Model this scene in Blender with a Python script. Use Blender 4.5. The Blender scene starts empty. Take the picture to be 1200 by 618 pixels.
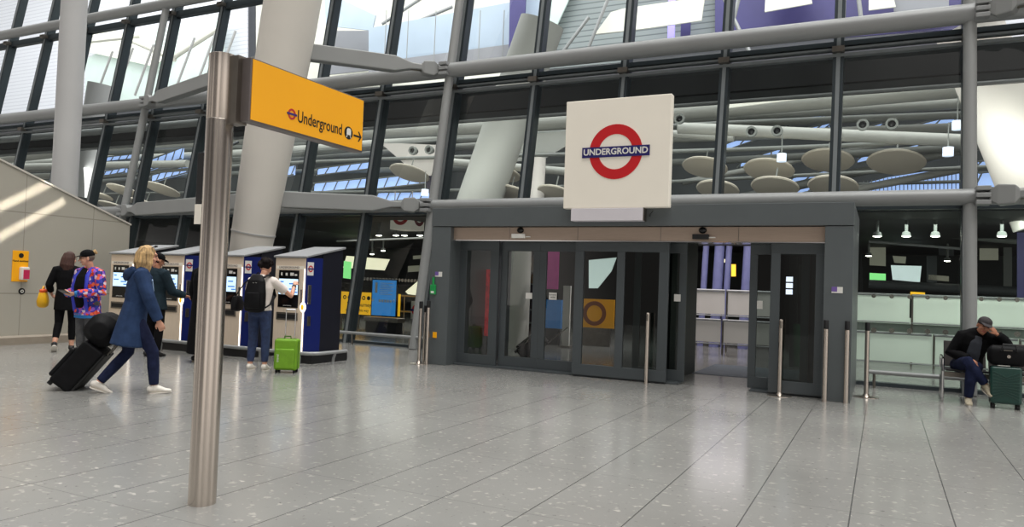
import bpy, bmesh, math, random
from mathutils import Vector, Matrix, Euler
random.seed(7)
PI = math.pi
scene = bpy.context.scene
COL = scene.collection

# ------------------------------------------------------------------ camera
# world frame: +X to the right along the glass wall, +Y away from the viewer, +Z up (metres)
CX, CY, FOC, EYE = 600.0, 309.0, 883.0, 1.42
def _n(v): return Vector(v).normalized()
AX = _n((1190 + CX, 309 - 270.0, -FOC))
AY = Vector((1035 - CX, 350 - CY, FOC)).normalized()
AY = (AY - AX * AX.dot(AY)).normalized()
AZ = AY.cross(AX)
if AZ.y > 0: AZ = -AZ
cam_d = bpy.data.cameras.new('camera'); cam = bpy.data.objects.new('camera', cam_d); COL.objects.link(cam)
cam_d.sensor_width = 36.0; cam_d.lens = FOC / 1200 * 36; cam_d.clip_end = 300
R3 = Matrix(((AX.x, -AX.y, -AX.z), (AY.x, -AY.y, -AY.z), (AZ.x, -AZ.y, -AZ.z)))
cam.matrix_world = Matrix.Translation((0, 0, EYE)) @ R3.to_4x4()
scene.camera = cam
def ray(px, py):
    d = Vector((px - CX, py - CY, FOC)); return Vector((d.dot(AX), d.dot(AY), d.dot(AZ)))
def at(px, py, Y):                      # measured point of the photo on the vertical plane at depth Y
    r = ray(px, py); t = Y / r.y; return Vector((r.x * t, Y, EYE + r.z * t))

# ------------------------------------------------------------------ materials
def _nt(name):
    m = bpy.data.materials.new(name); m.use_nodes = True
    nt = m.node_tree; nt.nodes.clear()
    out = nt.nodes.new('ShaderNodeOutputMaterial')
    return m, nt, out
def lin(c):
    f = lambda u: u / 12.92 if u <= 0.04045 else ((u + 0.055) / 1.055) ** 2.4
    return tuple(f(x / 255.0) for x in c)
def mat(name, rgb, rough=0.5, metal=0.0, var=0.08, scale=6.0, bump=0.0, emit=0.0, spec=0.5, stretch=None, coat=0.0):
    m, nt, out = _nt(name); N = nt.nodes; L = nt.links
    b = N.new('ShaderNodeBsdfPrincipled'); L.new(b.outputs[0], out.inputs[0])
    c = lin(rgb)
    tc = N.new('ShaderNodeTexCoord'); mp = N.new('ShaderNodeMapping'); L.new(tc.outputs['Object'], mp.inputs[0])
    if stretch: mp.inputs['Scale'].default_value = stretch
    nz = N.new('ShaderNodeTexNoise'); nz.inputs['Scale'].default_value = scale; nz.inputs['Detail'].default_value = 3
    L.new(mp.outputs[0], nz.inputs['Vector'])
    r = N.new('ShaderNodeValToRGB'); L.new(nz.outputs['Fac'], r.inputs[0])
    r.color_ramp.elements[0].position = 0.3; r.color_ramp.elements[1].position = 0.7
    r.color_ramp.elements[0].color = (*[x * (1 - var) for x in c], 1); r.color_ramp.elements[1].color = (*[min(1, x * (1 + var)) for x in c], 1)
    L.new(r.outputs[0], b.inputs['Base Color'])
    b.inputs['Roughness'].default_value = rough; b.inputs['Metallic'].default_value = metal
    b.inputs['Specular IOR Level'].default_value = spec
    b.inputs['Coat Weight'].default_value = coat
    if emit:
        L.new(r.outputs[0], b.inputs['Emission Color']); b.inputs['Emission Strength'].default_value = emit
    if bump:
        bp = N.new('ShaderNodeBump'); bp.inputs['Strength'].default_value = bump; bp.inputs['Distance'].default_value = 0.02
        L.new(nz.outputs['Fac'], bp.inputs['Height']); L.new(bp.outputs[0], b.inputs['Normal'])
    return m
def glass(name, tint, refl=1.0, rough=0.01, gcol=(1, 1, 1), base=0.0):
    m, nt, out = _nt(name); N = nt.nodes; L = nt.links
    t = N.new('ShaderNodeBsdfTransparent'); t.inputs[0].default_value = (*tint, 1)
    g = N.new('ShaderNodeBsdfGlossy'); g.inputs['Roughness'].default_value = rough; g.inputs['Color'].default_value = (*gcol, 1)
    lw = N.new('ShaderNodeLayerWeight'); pw = N.new('ShaderNodeMath'); pw.operation = 'POWER'; pw.inputs[1].default_value = 5; L.new(lw.outputs['Facing'], pw.inputs[0])
    f = N.new('ShaderNodeMath'); f.operation = 'MULTIPLY_ADD'; f.inputs[1].default_value = .92; f.inputs[2].default_value = .08; L.new(pw.outputs[0], f.inputs[0])
    mu = N.new('ShaderNodeMath'); mu.operation = 'MULTIPLY_ADD'; mu.inputs[1].default_value = refl; mu.inputs[2].default_value = base; L.new(f.outputs[0], mu.inputs[0])
    x = N.new('ShaderNodeMixShader'); L.new(mu.outputs[0], x.inputs[0]); L.new(t.outputs[0], x.inputs[1]); L.new(g.outputs[0], x.inputs[2])
    L.new(x.outputs[0], out.inputs[0]); return m
def emis(name, rgb, s): return mat(name, rgb, 0.6, 0, 0.03, 3, 0, s)

M = {}
M['steel'] = mat('brushed_steel', (206, 196, 186), 0.24, 1.0, 0.02, 5, 0.0, stretch=(60, 60, 1))
M['steel_dark'] = mat('dull_steel', (140, 134, 126), 0.35, 1.0, 0.1, 8)
M['bronze_steel'] = mat('warm_brushed_steel', (186, 166, 150), 0.42, 0.45, 0.06, 6, stretch=(1, 1, 40))
M['chrome'] = mat('chrome', (215, 215, 215), 0.12, 1.0, 0.03, 5)
M['rail_paint'] = mat('grey_painted_steel', (156, 158, 158), 0.38, 0.15, 0.03, 2)
M['arm_paint'] = mat('warm_grey_painted_steel', (152, 154, 153), 0.42, 0.1, 0.03, 2)
M['mullion'] = mat('dark_mullion', (62, 70, 74), 0.35, 0.5, 0.06, 4)
M['mullion_light'] = mat('mullion_cap', (132, 138, 140), 0.35, 0.2, 0.05, 4)
M['portal'] = mat('charcoal_portal_paint', (95, 101, 103), 0.42, 0.15, 0.04, 3)
M['portal2'] = mat('charcoal_door_frame', (80, 86, 89), 0.4, 0.2, 0.04, 3)
M['black'] = mat('matt_black', (18, 18, 20), 0.5, 0, 0.15, 5)
M['blackgloss'] = mat('gloss_black', (12, 12, 14), 0.15, 0, 0.1, 5)
M['column'] = mat('white_painted_column', (222, 217, 208), 0.55, 0, 0.03, 1.2)
M['column_grey'] = mat('grey_painted_column', (190, 190, 190), 0.45, 0, 0.03, 1.2)
M['white'] = mat('white_paint', (232, 230, 224), 0.5, 0, 0.02, 3)
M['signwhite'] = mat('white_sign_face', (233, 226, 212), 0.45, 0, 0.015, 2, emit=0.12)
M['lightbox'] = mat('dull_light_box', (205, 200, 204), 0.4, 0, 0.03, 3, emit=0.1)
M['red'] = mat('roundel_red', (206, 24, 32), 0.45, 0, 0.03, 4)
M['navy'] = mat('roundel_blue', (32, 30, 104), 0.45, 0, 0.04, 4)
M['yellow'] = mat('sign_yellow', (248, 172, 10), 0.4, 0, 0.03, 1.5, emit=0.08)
M['yellow_board'] = mat('yellow_board', (240, 180, 30), 0.5, 0, 0.04, 2, emit=0.6)  # glow added so the unlit boards read brighter
M['ink'] = mat('sign_black', (16, 16, 16), 0.5)
M['tblue'] = mat('ticket_machine_blue', (24, 38, 112), 0.35, 0.1, 0.05, 3)
M['tdark'] = mat('ticket_machine_housing', (26, 27, 38), 0.45, 0.1, 0.1, 3)
M['tsilver'] = mat('ticket_machine_steel', (238, 220, 198), 0.38, 0.2, 0.05, 3, stretch=(30, 30, 1))
M['troof'] = mat('ticket_machine_roof', (150, 152, 154), 0.5, 0.1, 0.05, 3)
M['rubber'] = mat('black_rubber', (22, 22, 22), 0.8)
M['lamp'] = emis('lamp_white', (255, 248, 230), 12)
M['lamp_soft'] = emis('strip_white', (255, 246, 232), 2.2)
M['skin'] = mat('light_skin', (214, 160, 134), 0.55, 0, 0.05, 12)
M['skin_tan'] = mat('tan_skin', (176, 120, 92), 0.55, 0, 0.06, 12)
M['skin_dark'] = mat('brown_skin', (120, 80, 62), 0.55, 0, 0.06, 12)
M['lip'] = mat('lips', (168, 92, 84), 0.5)
M['eye'] = mat('eyes', (30, 24, 22), 0.2)
M['fab_black'] = mat('black_cloth', (13, 13, 15), 0.85, 0, 0.25, 14, 0.15, spec=0.15)
M['fab_black2'] = mat('black_nylon', (17, 17, 19), 0.55, 0, 0.25, 9, 0.2, spec=0.15)
M['fab_navy'] = mat('navy_cotton', (42, 60, 92), 0.8, 0, 0.22, 9, 0.3, spec=0.15)
M['fab_navyjeans'] = mat('dark_blue_denim', (30, 36, 62), 0.85, 0, 0.25, 16, 0.15, spec=0.15)
M['fab_jeans'] = mat('blue_denim', (44, 58, 92), 0.85, 0, 0.25, 16, 0.15)
M['fab_grey'] = mat('grey_cloth', (86, 86, 88), 0.85, 0, 0.25, 14, 0.15)
M['fab_white'] = mat('white_cotton', (226, 216, 208), 0.8, 0, 0.06, 10, 0.15)
M['fab_teal'] = mat('dark_teal_cloth', (32, 46, 54), 0.8, 0, 0.2, 10, 0.2, spec=0.15)
M['fab_charcoal'] = mat('charcoal_cloth', (52, 56, 64), 0.85, 0, 0.15, 12, 0.15)
M['cuff_blue'] = mat('bright_blue_knit', (34, 112, 176), 0.8)
M['shoe_white'] = mat('white_leather_shoe', (226, 220, 210), 0.5, 0, 0.05, 20)
M['shoe_black'] = mat('black_shoe', (24, 24, 26), 0.5)
M['shoe_beige'] = mat('beige_trainer', (178, 168, 146), 0.7, 0, 0.25, 40)
M['hair_blonde'] = mat('blonde_hair', (190, 156, 108), 0.6, 0, 0.55, 9, 0.8, stretch=(6, 6, 0.7))
M['hair_brown'] = mat('dark_brown_hair', (66, 38, 30), 0.7, 0, 0.3, 12, 0.5, stretch=(6, 6, 0.7))
M['hair_black'] = mat('black_hair', (26, 20, 19), 0.85, 0, 0.3, 14, 0.6, spec=0.15)
M['hair_grey'] = mat('grey_hair', (120, 108, 98), 0.6, 0, 0.3, 14, 0.4)
M['green_case'] = mat('lime_green_fabric', (112, 160, 28), 0.6, 0, 0.1, 10, 0.15)
M['green_trim'] = mat('dark_lime_trim', (70, 104, 22), 0.7)
M['teal_case'] = mat('dark_green_shell', (26, 66, 58), 0.35, 0, 0.08, 5, coat=0.2)
M['yellow_bag'] = mat('yellow_leather', (232, 176, 20), 0.5, 0, 0.1, 8)
M['orange'] = mat('orange_leather', (232, 92, 40), 0.5)
M['green_glow'] = mat('green_call_point', (18, 120, 58), 0.4, 0, 0.05, 4, emit=0.3)
M['purple_card'] = mat('purple_sticker', (120, 92, 168), 0.5)
M['blue_board'] = mat('blue_poster', (44, 122, 190), 0.4, 0, 0.04, 2, emit=0.6)  # glow put into the colour to lift the poster
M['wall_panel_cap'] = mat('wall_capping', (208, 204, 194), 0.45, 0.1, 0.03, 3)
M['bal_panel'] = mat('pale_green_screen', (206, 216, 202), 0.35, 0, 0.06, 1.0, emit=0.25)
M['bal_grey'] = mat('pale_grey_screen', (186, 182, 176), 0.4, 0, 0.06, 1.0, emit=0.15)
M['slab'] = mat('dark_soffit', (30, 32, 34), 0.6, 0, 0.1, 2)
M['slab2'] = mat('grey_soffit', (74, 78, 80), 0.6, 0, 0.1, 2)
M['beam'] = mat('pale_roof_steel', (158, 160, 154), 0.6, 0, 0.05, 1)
M['beam_dk'] = mat('shadowed_roof_steel', (116, 120, 116), 0.6, 0, 0.05, 1)  # copy of the roof steel with shade painted into its colour
M['disc'] = mat('beige_ceiling_disc', (178, 172, 158), 0.6, 0, 0.04, 1)
M['bluesky'] = emis('rooflight_sky', (150, 176, 224), 0.95)
M['palesky'] = emis('pale_rooflight', (196, 208, 224), 0.95)
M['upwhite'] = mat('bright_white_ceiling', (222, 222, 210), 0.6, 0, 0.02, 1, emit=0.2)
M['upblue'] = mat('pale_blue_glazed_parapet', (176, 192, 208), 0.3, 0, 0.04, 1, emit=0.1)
M['upgreen'] = mat('pale_green_glazing', (190, 206, 200), 0.3, 0, 0.06, 1, emit=0.3)  # glow added to lift the dim upper left
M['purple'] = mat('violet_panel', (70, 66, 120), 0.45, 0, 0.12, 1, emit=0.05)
M['violet_glow'] = emis('violet_light', (150, 140, 240), 1.2)
M['upgrey'] = mat('mid_grey_panel', (150, 152, 158), 0.6, 0, 0.06, 1)

def band_mat(name, c1, c2, scale, axis='Z', rough=0.6, emit=0.0):
    m, nt, out = _nt(name); N = nt.nodes; L = nt.links
    b = N.new('ShaderNodeBsdfPrincipled'); L.new(b.outputs[0], out.inputs[0])
    tc = N.new('ShaderNodeTexCoord'); w = N.new('ShaderNodeTexWave'); w.bands_direction = axis; w.wave_profile = 'SAW'
    w.inputs['Scale'].default_value = scale; L.new(tc.outputs['Object'], w.inputs['Vector'])
    r = N.new('ShaderNodeValToRGB'); L.new(w.outputs['Fac'], r.inputs[0])
    r.color_ramp.elements[0].color = (*lin(c1), 1); r.color_ramp.elements[1].color = (*lin(c2), 1)
    r.color_ramp.elements[0].position = 0.1; r.color_ramp.elements[1].position = 0.3
    L.new(r.outputs[0], b.inputs['Base Color']); b.inputs['Roughness'].default_value = rough
    if emit: L.new(r.outputs[0], b.inputs['Emission Color']); b.inputs['Emission Strength'].default_value = emit
    return m
M['louvre'] = band_mat('grey_louvre_cladding', (96, 104, 106), (142, 150, 150), 1.6)
M['louvre_pale'] = band_mat('pale_louvre_cladding', (186, 188, 196), (206, 208, 214), 1.6, emit=0.25)  # faint glow added to brighten the upper left cladding

def floor_mat():
    m, nt, out = _nt('polished_terrazzo_tiles'); N = nt.nodes; L = nt.links
    b = N.new('ShaderNodeBsdfPrincipled'); L.new(b.outputs[0], out.inputs[0])
    tc = N.new('ShaderNodeTexCoord')
    # chips
    def chips(scale, lo, hi, sx=1.0):
        mp = N.new('ShaderNodeMapping'); L.new(tc.outputs['Object'], mp.inputs[0]); mp.inputs['Scale'].default_value = (1, sx, 1)
        nz = N.new('ShaderNodeTexNoise'); nz.inputs['Scale'].default_value = scale; nz.inputs['Detail'].default_value = 2.5; L.new(mp.outputs[0], nz.inputs['Vector'])
        r = N.new('ShaderNodeValToRGB'); L.new(nz.outputs['Fac'], r.inputs[0]); r.color_ramp.elements[0].position = lo; r.color_ramp.elements[1].position = hi
        return r.outputs[0]
    base = N.new('ShaderNodeRGB'); base.outputs[0].default_value = (*lin((138, 138, 136)), 1)
    def mix(fac, a, c):
        x = N.new('ShaderNodeMixRGB'); L.new(fac, x.inputs[0]); L.new(a, x.inputs[1]) if not isinstance(a, tuple) else None; x.inputs[2].default_value = (*c, 1); return x.outputs[0]
    col = mix(chips(16, 0.60, 0.70), base.outputs[0], lin((164, 163, 158)))
    col = mix(chips(9, 0.68, 0.74, 1.5), col, lin((180, 178, 172)))
    col = mix(chips(23, 0.66, 0.74), col, lin((112, 111, 110)))
    cl = N.new('ShaderNodeTexNoise'); cl.inputs['Scale'].default_value = 0.5; cl.inputs['Detail'].default_value = 4; L.new(tc.outputs['Object'], cl.inputs['Vector'])
    x = N.new('ShaderNodeMixRGB'); x.blend_type = 'MULTIPLY'; x.inputs[0].default_value = 0.5; L.new(col, x.inputs[1]); L.new(cl.outputs['Fac'], x.inputs[2])
    g = N.new('ShaderNodeMixRGB'); g.blend_type = 'MULTIPLY'; g.inputs[0].default_value = 1; L.new(x.outputs[0], g.inputs[1]); g.inputs[2].default_value = (1.35, 1.34, 1.31, 1)
    # joints
    sp = N.new('ShaderNodeSeparateXYZ'); L.new(tc.outputs['Object'], sp.inputs[0])
    def joint(sock, off, pitch, w):
        a = N.new('ShaderNodeMath'); a.operation = 'ADD'; L.new(sock, a.inputs[0]); a.inputs[1].default_value = off + 100 * pitch
        d = N.new('ShaderNodeMath'); d.operation = 'MODULO'; L.new(a.outputs[0], d.inputs[0]); d.inputs[1].default_value = pitch
        c = N.new('ShaderNodeMath'); c.operation = 'LESS_THAN'; L.new(d.outputs[0], c.inputs[0]); c.inputs[1].default_value = w
        h = N.new('ShaderNodeMath'); h.operation = 'MULTIPLY'; L.new(c.outputs[0], h.inputs[0]); h.inputs[1].default_value = 1.0 if w > .007 else .55
        return h.outputs[0]
    j1 = joint(sp.outputs['X'], 0.17, 0.605, 0.009); j2 = joint(sp.outputs['Y'], -0.685, 1.21, 0.006)
    jm = N.new('ShaderNodeMath'); jm.operation = 'MAXIMUM'; L.new(j1, jm.inputs[0]); L.new(j2, jm.inputs[1])
    f = N.new('ShaderNodeMixRGB'); L.new(jm.outputs[0], f.inputs[0]); L.new(g.outputs[0], f.inputs[1]); f.inputs[2].default_value = (*lin((86, 86, 85)), 1)
    L.new(f.outputs[0], b.inputs['Base Color'])
    rr = N.new('ShaderNodeMapRange'); L.new(cl.outputs['Fac'], rr.inputs[0]); rr.inputs[3].default_value = 0.13; rr.inputs[4].default_value = 0.24
    L.new(rr.outputs[0], b.inputs['Roughness']); b.inputs['Specular IOR Level'].default_value = 0.6
    return m
M['floor'] = floor_mat()

def wall_left_mat():
    m, nt, out = _nt('grey_wall_panels'); N = nt.nodes; L = nt.links
    b = N.new('ShaderNodeBsdfPrincipled'); L.new(b.outputs[0], out.inputs[0]); b.inputs['Roughness'].default_value = 0.45
    tc = N.new('ShaderNodeTexCoord'); sp = N.new('ShaderNodeSeparateXYZ'); L.new(tc.outputs['Object'], sp.inputs[0])
    def joint(sock, off, pitch, w):
        a = N.new('ShaderNodeMath'); a.operation = 'ADD'; L.new(sock, a.inputs[0]); a.inputs[1].default_value = off
        d = N.new('ShaderNodeMath'); d.operation = 'MODULO'; L.new(a.outputs[0], d.inputs[0]); d.inputs[1].default_value = pitch
        c = N.new('ShaderNodeMath'); c.operation = 'LESS_THAN'; L.new(d.outputs[0], c.inputs[0]); c.inputs[1].default_value = w
        return c.outputs[0]
    jm = N.new('ShaderNodeMath'); jm.operation = 'MAXIMUM'
    L.new(joint(sp.outputs['Y'], 30 - 8.80, 1.35, 0.014), jm.inputs[0]); L.new(joint(sp.outputs['Z'], 30 - 0.93, 1.5, 0.02), jm.inputs[1])
    f = N.new('ShaderNodeMixRGB'); L.new(jm.outputs[0], f.inputs[0]); f.inputs[1].default_value = (*lin((176, 172, 160)), 1); f.inputs[2].default_value = (*lin((146, 142, 130)), 1)
    L.new(f.outputs[0], b.inputs['Base Color']); return m
M['wall_left'] = wall_left_mat()

def floral_mat():
    m, nt, out = _nt('floral_print'); N = nt.nodes; L = nt.links
    b = N.new('ShaderNodeBsdfPrincipled'); L.new(b.outputs[0], out.inputs[0]); b.inputs['Roughness'].default_value = 0.7
    tc = N.new('ShaderNodeTexCoord'); v = N.new('ShaderNodeTexVoronoi'); v.inputs['Scale'].default_value = 24; L.new(tc.outputs['Object'], v.inputs['Vector'])
    sp = N.new('ShaderNodeSeparateColor'); L.new(v.outputs['Color'], sp.inputs[0])
    r = N.new('ShaderNodeValToRGB'); r.color_ramp.interpolation = 'CONSTANT'; L.new(sp.outputs[0], r.inputs[0])
    cs = [(0.0, (46, 52, 168)), (0.3, (226, 70, 44)), (0.5, (34, 34, 120)), (0.68, (150, 90, 200)), (0.8, (226, 200, 210)), (0.9, (240, 110, 70))]
    e = r.color_ramp.elements; e[0].position = 0; e[0].color = (*lin(cs[0][1]), 1); e[1].position = cs[1][0]; e[1].color = (*lin(cs[1][1]), 1)
    for p, c in cs[2:]:
        q = e.new(p); q.color = (*lin(c), 1)
    L.new(r.outputs[0], b.inputs['Base Color']); return m
M['floral'] = floral_mat()

M['glass_low'] = glass('lower_window_glass', (0.80, 0.86, 0.85), 0.6)
M['glass_mid'] = glass('middle_window_glass', (0.84, 0.88, 0.87), 0.8)
M['glass_up'] = glass('upper_window_glass', (0.92, 0.95, 0.95), 1.0)
M['glass_door'] = glass('door_glass', (0.55, 0.60, 0.58), 0.55)
M['glass_dark'] = glass('dark_door_glass', (0.34, 0.40, 0.38), 0.55)

# ------------------------------------------------------------------ mesh builder
class MB:
    def __init__(s): s.v = []; s.f = []
    def add(s, vs, fs):
        o = len(s.v); s.v += [tuple(p) for p in vs]; s.f += [tuple(i + o for i in f) for f in fs]; return s
    def box(s, x0, y0, z0, x1, y1, z1, m=None):
        vs = [Vector((x, y, z)) for z in (z0, z1) for y in (y0, y1) for x in (x0, x1)]
        if m is not None: vs = [m @ p for p in vs]
        return s.add(vs, [(0, 2, 3, 1), (4, 5, 7, 6), (0, 1, 5, 4), (2, 6, 7, 3), (0, 4, 6, 2), (1, 3, 7, 5)])
    def hexa(s, a, b): # two quads of 4 points each
        return s.add(list(a) + list(b), [(3, 2, 1, 0), (4, 5, 6, 7), (0, 1, 5, 4), (1, 2, 6, 5), (2, 3, 7, 6), (3, 0, 4, 7)])
    def prism(s, poly, off):
        off = Vector(off); n = len(poly); vs = [Vector(p) for p in poly] + [Vector(p) + off for p in poly]
        return s.add(vs, [tuple(range(n))[::-1], tuple(range(n, 2 * n))] + [(i, (i + 1) % n, n + (i + 1) % n, n + i) for i in range(n)])
    def poly(s, pts): return s.add(pts, [tuple(range(len(pts)))])
    def loft(s, pts, rads, side=(1, 0, 0), n=14, dome=0.5, pw=1.0):
        pts = [Vector(p) for p in pts]; side = Vector(side); vs = []; fs = []; k = len(pts)
        rads = [(r, r) if not isinstance(r, tuple) else r for r in rads]
        frames = []
        for i in range(k):
            t = (pts[min(i + 1, k - 1)] - pts[max(i - 1, 0)]).normalized()
            u = side - t * side.dot(t)
            if u.length < 1e-3: u = Vector((0, 1, 0)) - t * t.y
            u.normalize(); frames.append((t, u, t.cross(u)))
        def ring(c, u, w, r, sc=1.0):
            o = len(vs)
            for j in range(n):
                a = 2 * PI * j / n; ca, sa = math.cos(a), math.sin(a)
                if pw != 1.0:
                    ca = math.copysign(abs(ca) ** pw, ca); sa = math.copysign(abs(sa) ** pw, sa)
                vs.append(c + u * ca * r[0] * sc + w * sa * r[1] * sc)
            return o
        rs = []
        t, u, w = frames[0]; m0 = min(rads[0]) * dome
        if dome: rs.append(ring(pts[0] - t * m0 * 0.75, u, w, rads[0], 0.66))
        for i in range(k): rs.append(ring(pts[i], frames[i][1], frames[i][2], rads[i]))
        t, u, w = frames[-1]; m1 = min(rads[-1]) * dome
        if dome: rs.append(ring(pts[-1] + t * m1 * 0.75, u, w, rads[-1], 0.66))
        for a, b in zip(rs, rs[1:]):
            for j in range(n): fs.append((a + j, a + (j + 1) % n, b + (j + 1) % n, b + j))
        c0 = len(vs); vs.append(pts[0] - frames[0][0] * m0); c1 = len(vs); vs.append(pts[-1] + frames[-1][0] * m1)
        for j in range(n):
            fs.append((rs[0] + (j + 1) % n, rs[0] + j, c0)); fs.append((rs[-1] + j, rs[-1] + (j + 1) % n, c1))
        return s.add(vs, fs)
    def tube(s, pts, r, n=12): return s.loft(pts, [r] * len(pts), (0.13, 0.31, 0.94) if abs((Vector(pts[-1]) - Vector(pts[0])).normalized().z) < 0.8 else (1, 0, 0), n, 0)
    def ell(s, c, r, m=None, nu=14, nv=9):
        c = Vector(c); vs = []; fs = []
        for i in range(1, nv):
            th = PI * i / nv
            for j in range(nu):
                a = 2 * PI * j / nu
                p = Vector((r[0] * math.sin(th) * math.cos(a), r[1] * math.sin(th) * math.sin(a), r[2] * math.cos(th)))
                vs.append(c + (m @ p if m is not None else p))
        for i in range(nv - 2):
            for j in range(nu): fs.append((i * nu + j, (i + 1) * nu + j, (i + 1) * nu + (j + 1) % nu, i * nu + (j + 1) % nu))
        t = Vector((0, 0, r[2])); a = len(vs); vs.append(c + (m @ t if m is not None else t)); vs.append(c - (m @ t if m is not None else t))
        for j in range(nu): fs.append((j, (j + 1) % nu, a)); fs.append(((nv - 2) * nu + (j + 1) % nu, (nv - 2) * nu + j, a + 1))
        return s.add(vs, fs)
    def lathe(s, prof, c=(0, 0, 0), n=24):
        vs = []; fs = []; c = Vector(c)
        for r, z in prof:
            for j in range(n):
                a = 2 * PI * j / n; vs.append(c + Vector((r * math.cos(a), r * math.sin(a), z)))
        for i in range(len(prof) - 1):
            for j in range(n): fs.append((i * n + j, i * n + (j + 1) % n, (i + 1) * n + (j + 1) % n, (i + 1) * n + j))
        fs.append(tuple(range(n))[::-1]); fs.append(tuple(range((len(prof) - 1) * n, len(prof) * n)))
        return s.add(vs, fs)
    def ring(s, c, ro, ri, d, m=Matrix.Identity(3), n=48):   # annulus in local XZ facing local -Y
        c = Vector(c); vs = []; fs = []
        for y in (-d, 0):
            for r in (ro, ri):
                for j in range(n):
                    a = 2 * PI * j / n; vs.append(c + m @ Vector((r * math.cos(a), y, r * math.sin(a))))
        for j in range(n):
            k = (j + 1) % n
            fs += [(j, k, n + k, n + j), (2 * n + k, 2 * n + j, 3 * n + j, 3 * n + k), (k, j, 2 * n + j, 2 * n + k), (n + j, n + k, 3 * n + k, 3 * n + j)]
        return s.add(vs, fs)
    def mesh(s, name):
        me = bpy.data.meshes.new(name); me.from_pydata(s.v, [], s.f); me.update()
        bm = bmesh.new(); bm.from_mesh(me); bmesh.ops.recalc_face_normals(bm, faces=bm.faces); bm.to_mesh(me); bm.free()
        return me
    def build(s, name, m, parent=None, smooth=False, bevel=0.0, seg=2):
        me = s.mesh(name); o = bpy.data.objects.new(name, me); COL.objects.link(o); me.materials.append(m)
        if parent is not None: o.parent = parent
        if bevel:
            b = o.modifiers.new('bevel', 'BEVEL'); b.width = bevel; b.segments = seg; b.limit_method = 'ANGLE'; b.angle_limit = math.radians(40)
        if smooth: smooth_auto(me)
        return o
    def fuse(s, name, m, parent=None, voxel=0.008, it=3, fac=0.5):
        me = s.mesh(name + '_raw'); o = bpy.data.objects.new(name, me); COL.objects.link(o)
        r = o.modifiers.new('remesh', 'REMESH'); r.mode = 'VOXEL'; r.voxel_size = voxel
        if it:
            k = o.modifiers.new('smooth', 'SMOOTH'); k.iterations = it; k.factor = fac
        dg = bpy.context.evaluated_depsgraph_get(); dg.update()
        nm = bpy.data.meshes.new_from_object(o.evaluated_get(dg)); o.modifiers.clear(); o.data = nm; nm.name = name
        bpy.data.meshes.remove(me)
        nm.materials.clear(); nm.materials.append(m)
        for p in nm.polygons: p.use_smooth = True
        if parent is not None: o.parent = parent
        return o
def smooth_auto(me, ang=40):
    bm = bmesh.new(); bm.from_mesh(me)
    for f in bm.faces: f.smooth = True
    for e in bm.edges:
        if len(e.link_faces) == 2 and e.calc_face_angle(0) > math.radians(ang): e.smooth = False
    bm.to_mesh(me); bm.free()
def tag(o, label, cat, group=None):
    o['label'] = label; o['category'] = cat
    if group: o['group'] = group
    return o
def thing(name, label, cat, loc=(0, 0, 0), rz=0.0, group=None):
    o = bpy.data.objects.new(name, None); COL.objects.link(o); o.empty_display_size = 0.1
    o.location = loc; o.rotation_euler = (0, 0, rz); return tag(o, label, cat, group)
def struct(o): o['kind'] = 'structure'; return o
def children(o): return [c for c in COL.objects if c.parent is o]
def copy_tree(o, parent=None):
    c = o.copy(); COL.objects.link(c); c.parent = parent
    for ch in children(o): copy_tree(ch, c)
    return c
def text(body, size, loc, rot, m, parent, name='lettering', bold=0.0, align='CENTER', ext=0.0008, sx=1.0):
    cu = bpy.data.curves.new(name, 'FONT'); cu.body = body; cu.size = size; cu.align_x = align; cu.align_y = 'CENTER'; cu.offset = bold; cu.extrude = ext; cu.resolution_u = 3
    t = bpy.data.objects.new(name + '_tmp', cu); COL.objects.link(t)
    dg = bpy.context.evaluated_depsgraph_get(); dg.update()
    me = bpy.data.meshes.new_from_object(t.evaluated_get(dg)); bpy.data.objects.remove(t); bpy.data.curves.remove(cu)
    o = bpy.data.objects.new(name, me); COL.objects.link(o); me.materials.clear(); me.materials.append(m); me.name = name
    o.location = loc; o.rotation_euler = rot; o.scale = (sx, 1, 1)
    if parent is not None: o.parent = parent
    return o
FRONT = (PI / 2, 0, 0); SIDE = (PI / 2, 0, PI / 2)      # lettering that faces -Y / faces +X
def rot_of(r): return Euler(r).to_matrix() @ Euler((-PI / 2, 0, 0)).to_matrix()
def roundel(parent, c, R, facing=FRONT, words='UNDERGROUND', ringm=None, barm=None, scale_t=1.0):
    m = rot_of(facing); c = Vector(c); d = max(0.002, R * 0.02)
    MB().ring(c, R, R * 0.64, d, m).build('roundel_ring', ringm or M['red'], parent)
    b = MB(); vs = [c + m @ Vector((x, y, z)) for z in (-R * 0.19, R * 0.19) for y in (-d * 2.2, -d * 0.2) for x in (-R * 1.27, R * 1.27)]
    b.add(vs, [(0, 2, 3, 1), (4, 5, 7, 6), (0, 1, 5, 4), (2, 6, 7, 3), (0, 4, 6, 2), (1, 3, 7, 5)])
    b.build('roundel_bar', barm or M['navy'], parent)
    if words: text(words, R * 0.315 * scale_t, c + m @ Vector((0, -d * 2.5, 0)), facing, M['white'], parent, bold=R * 0.008)
ORD = ['first', 'second', 'third', 'fourth', 'fifth', 'sixth', 'seventh', 'eighth', 'ninth', 'tenth', 'eleventh', 'twelfth', 'thirteenth', 'fourteenth', 'fifteenth', 'sixteenth']

# ------------------------------------------------------------------ the shell
struct(MB().poly([(-45, -6, 0), (14, -6, 0), (14, 40, 0), (-45, 40, 0)]).build('floor', M['floor']))

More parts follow.
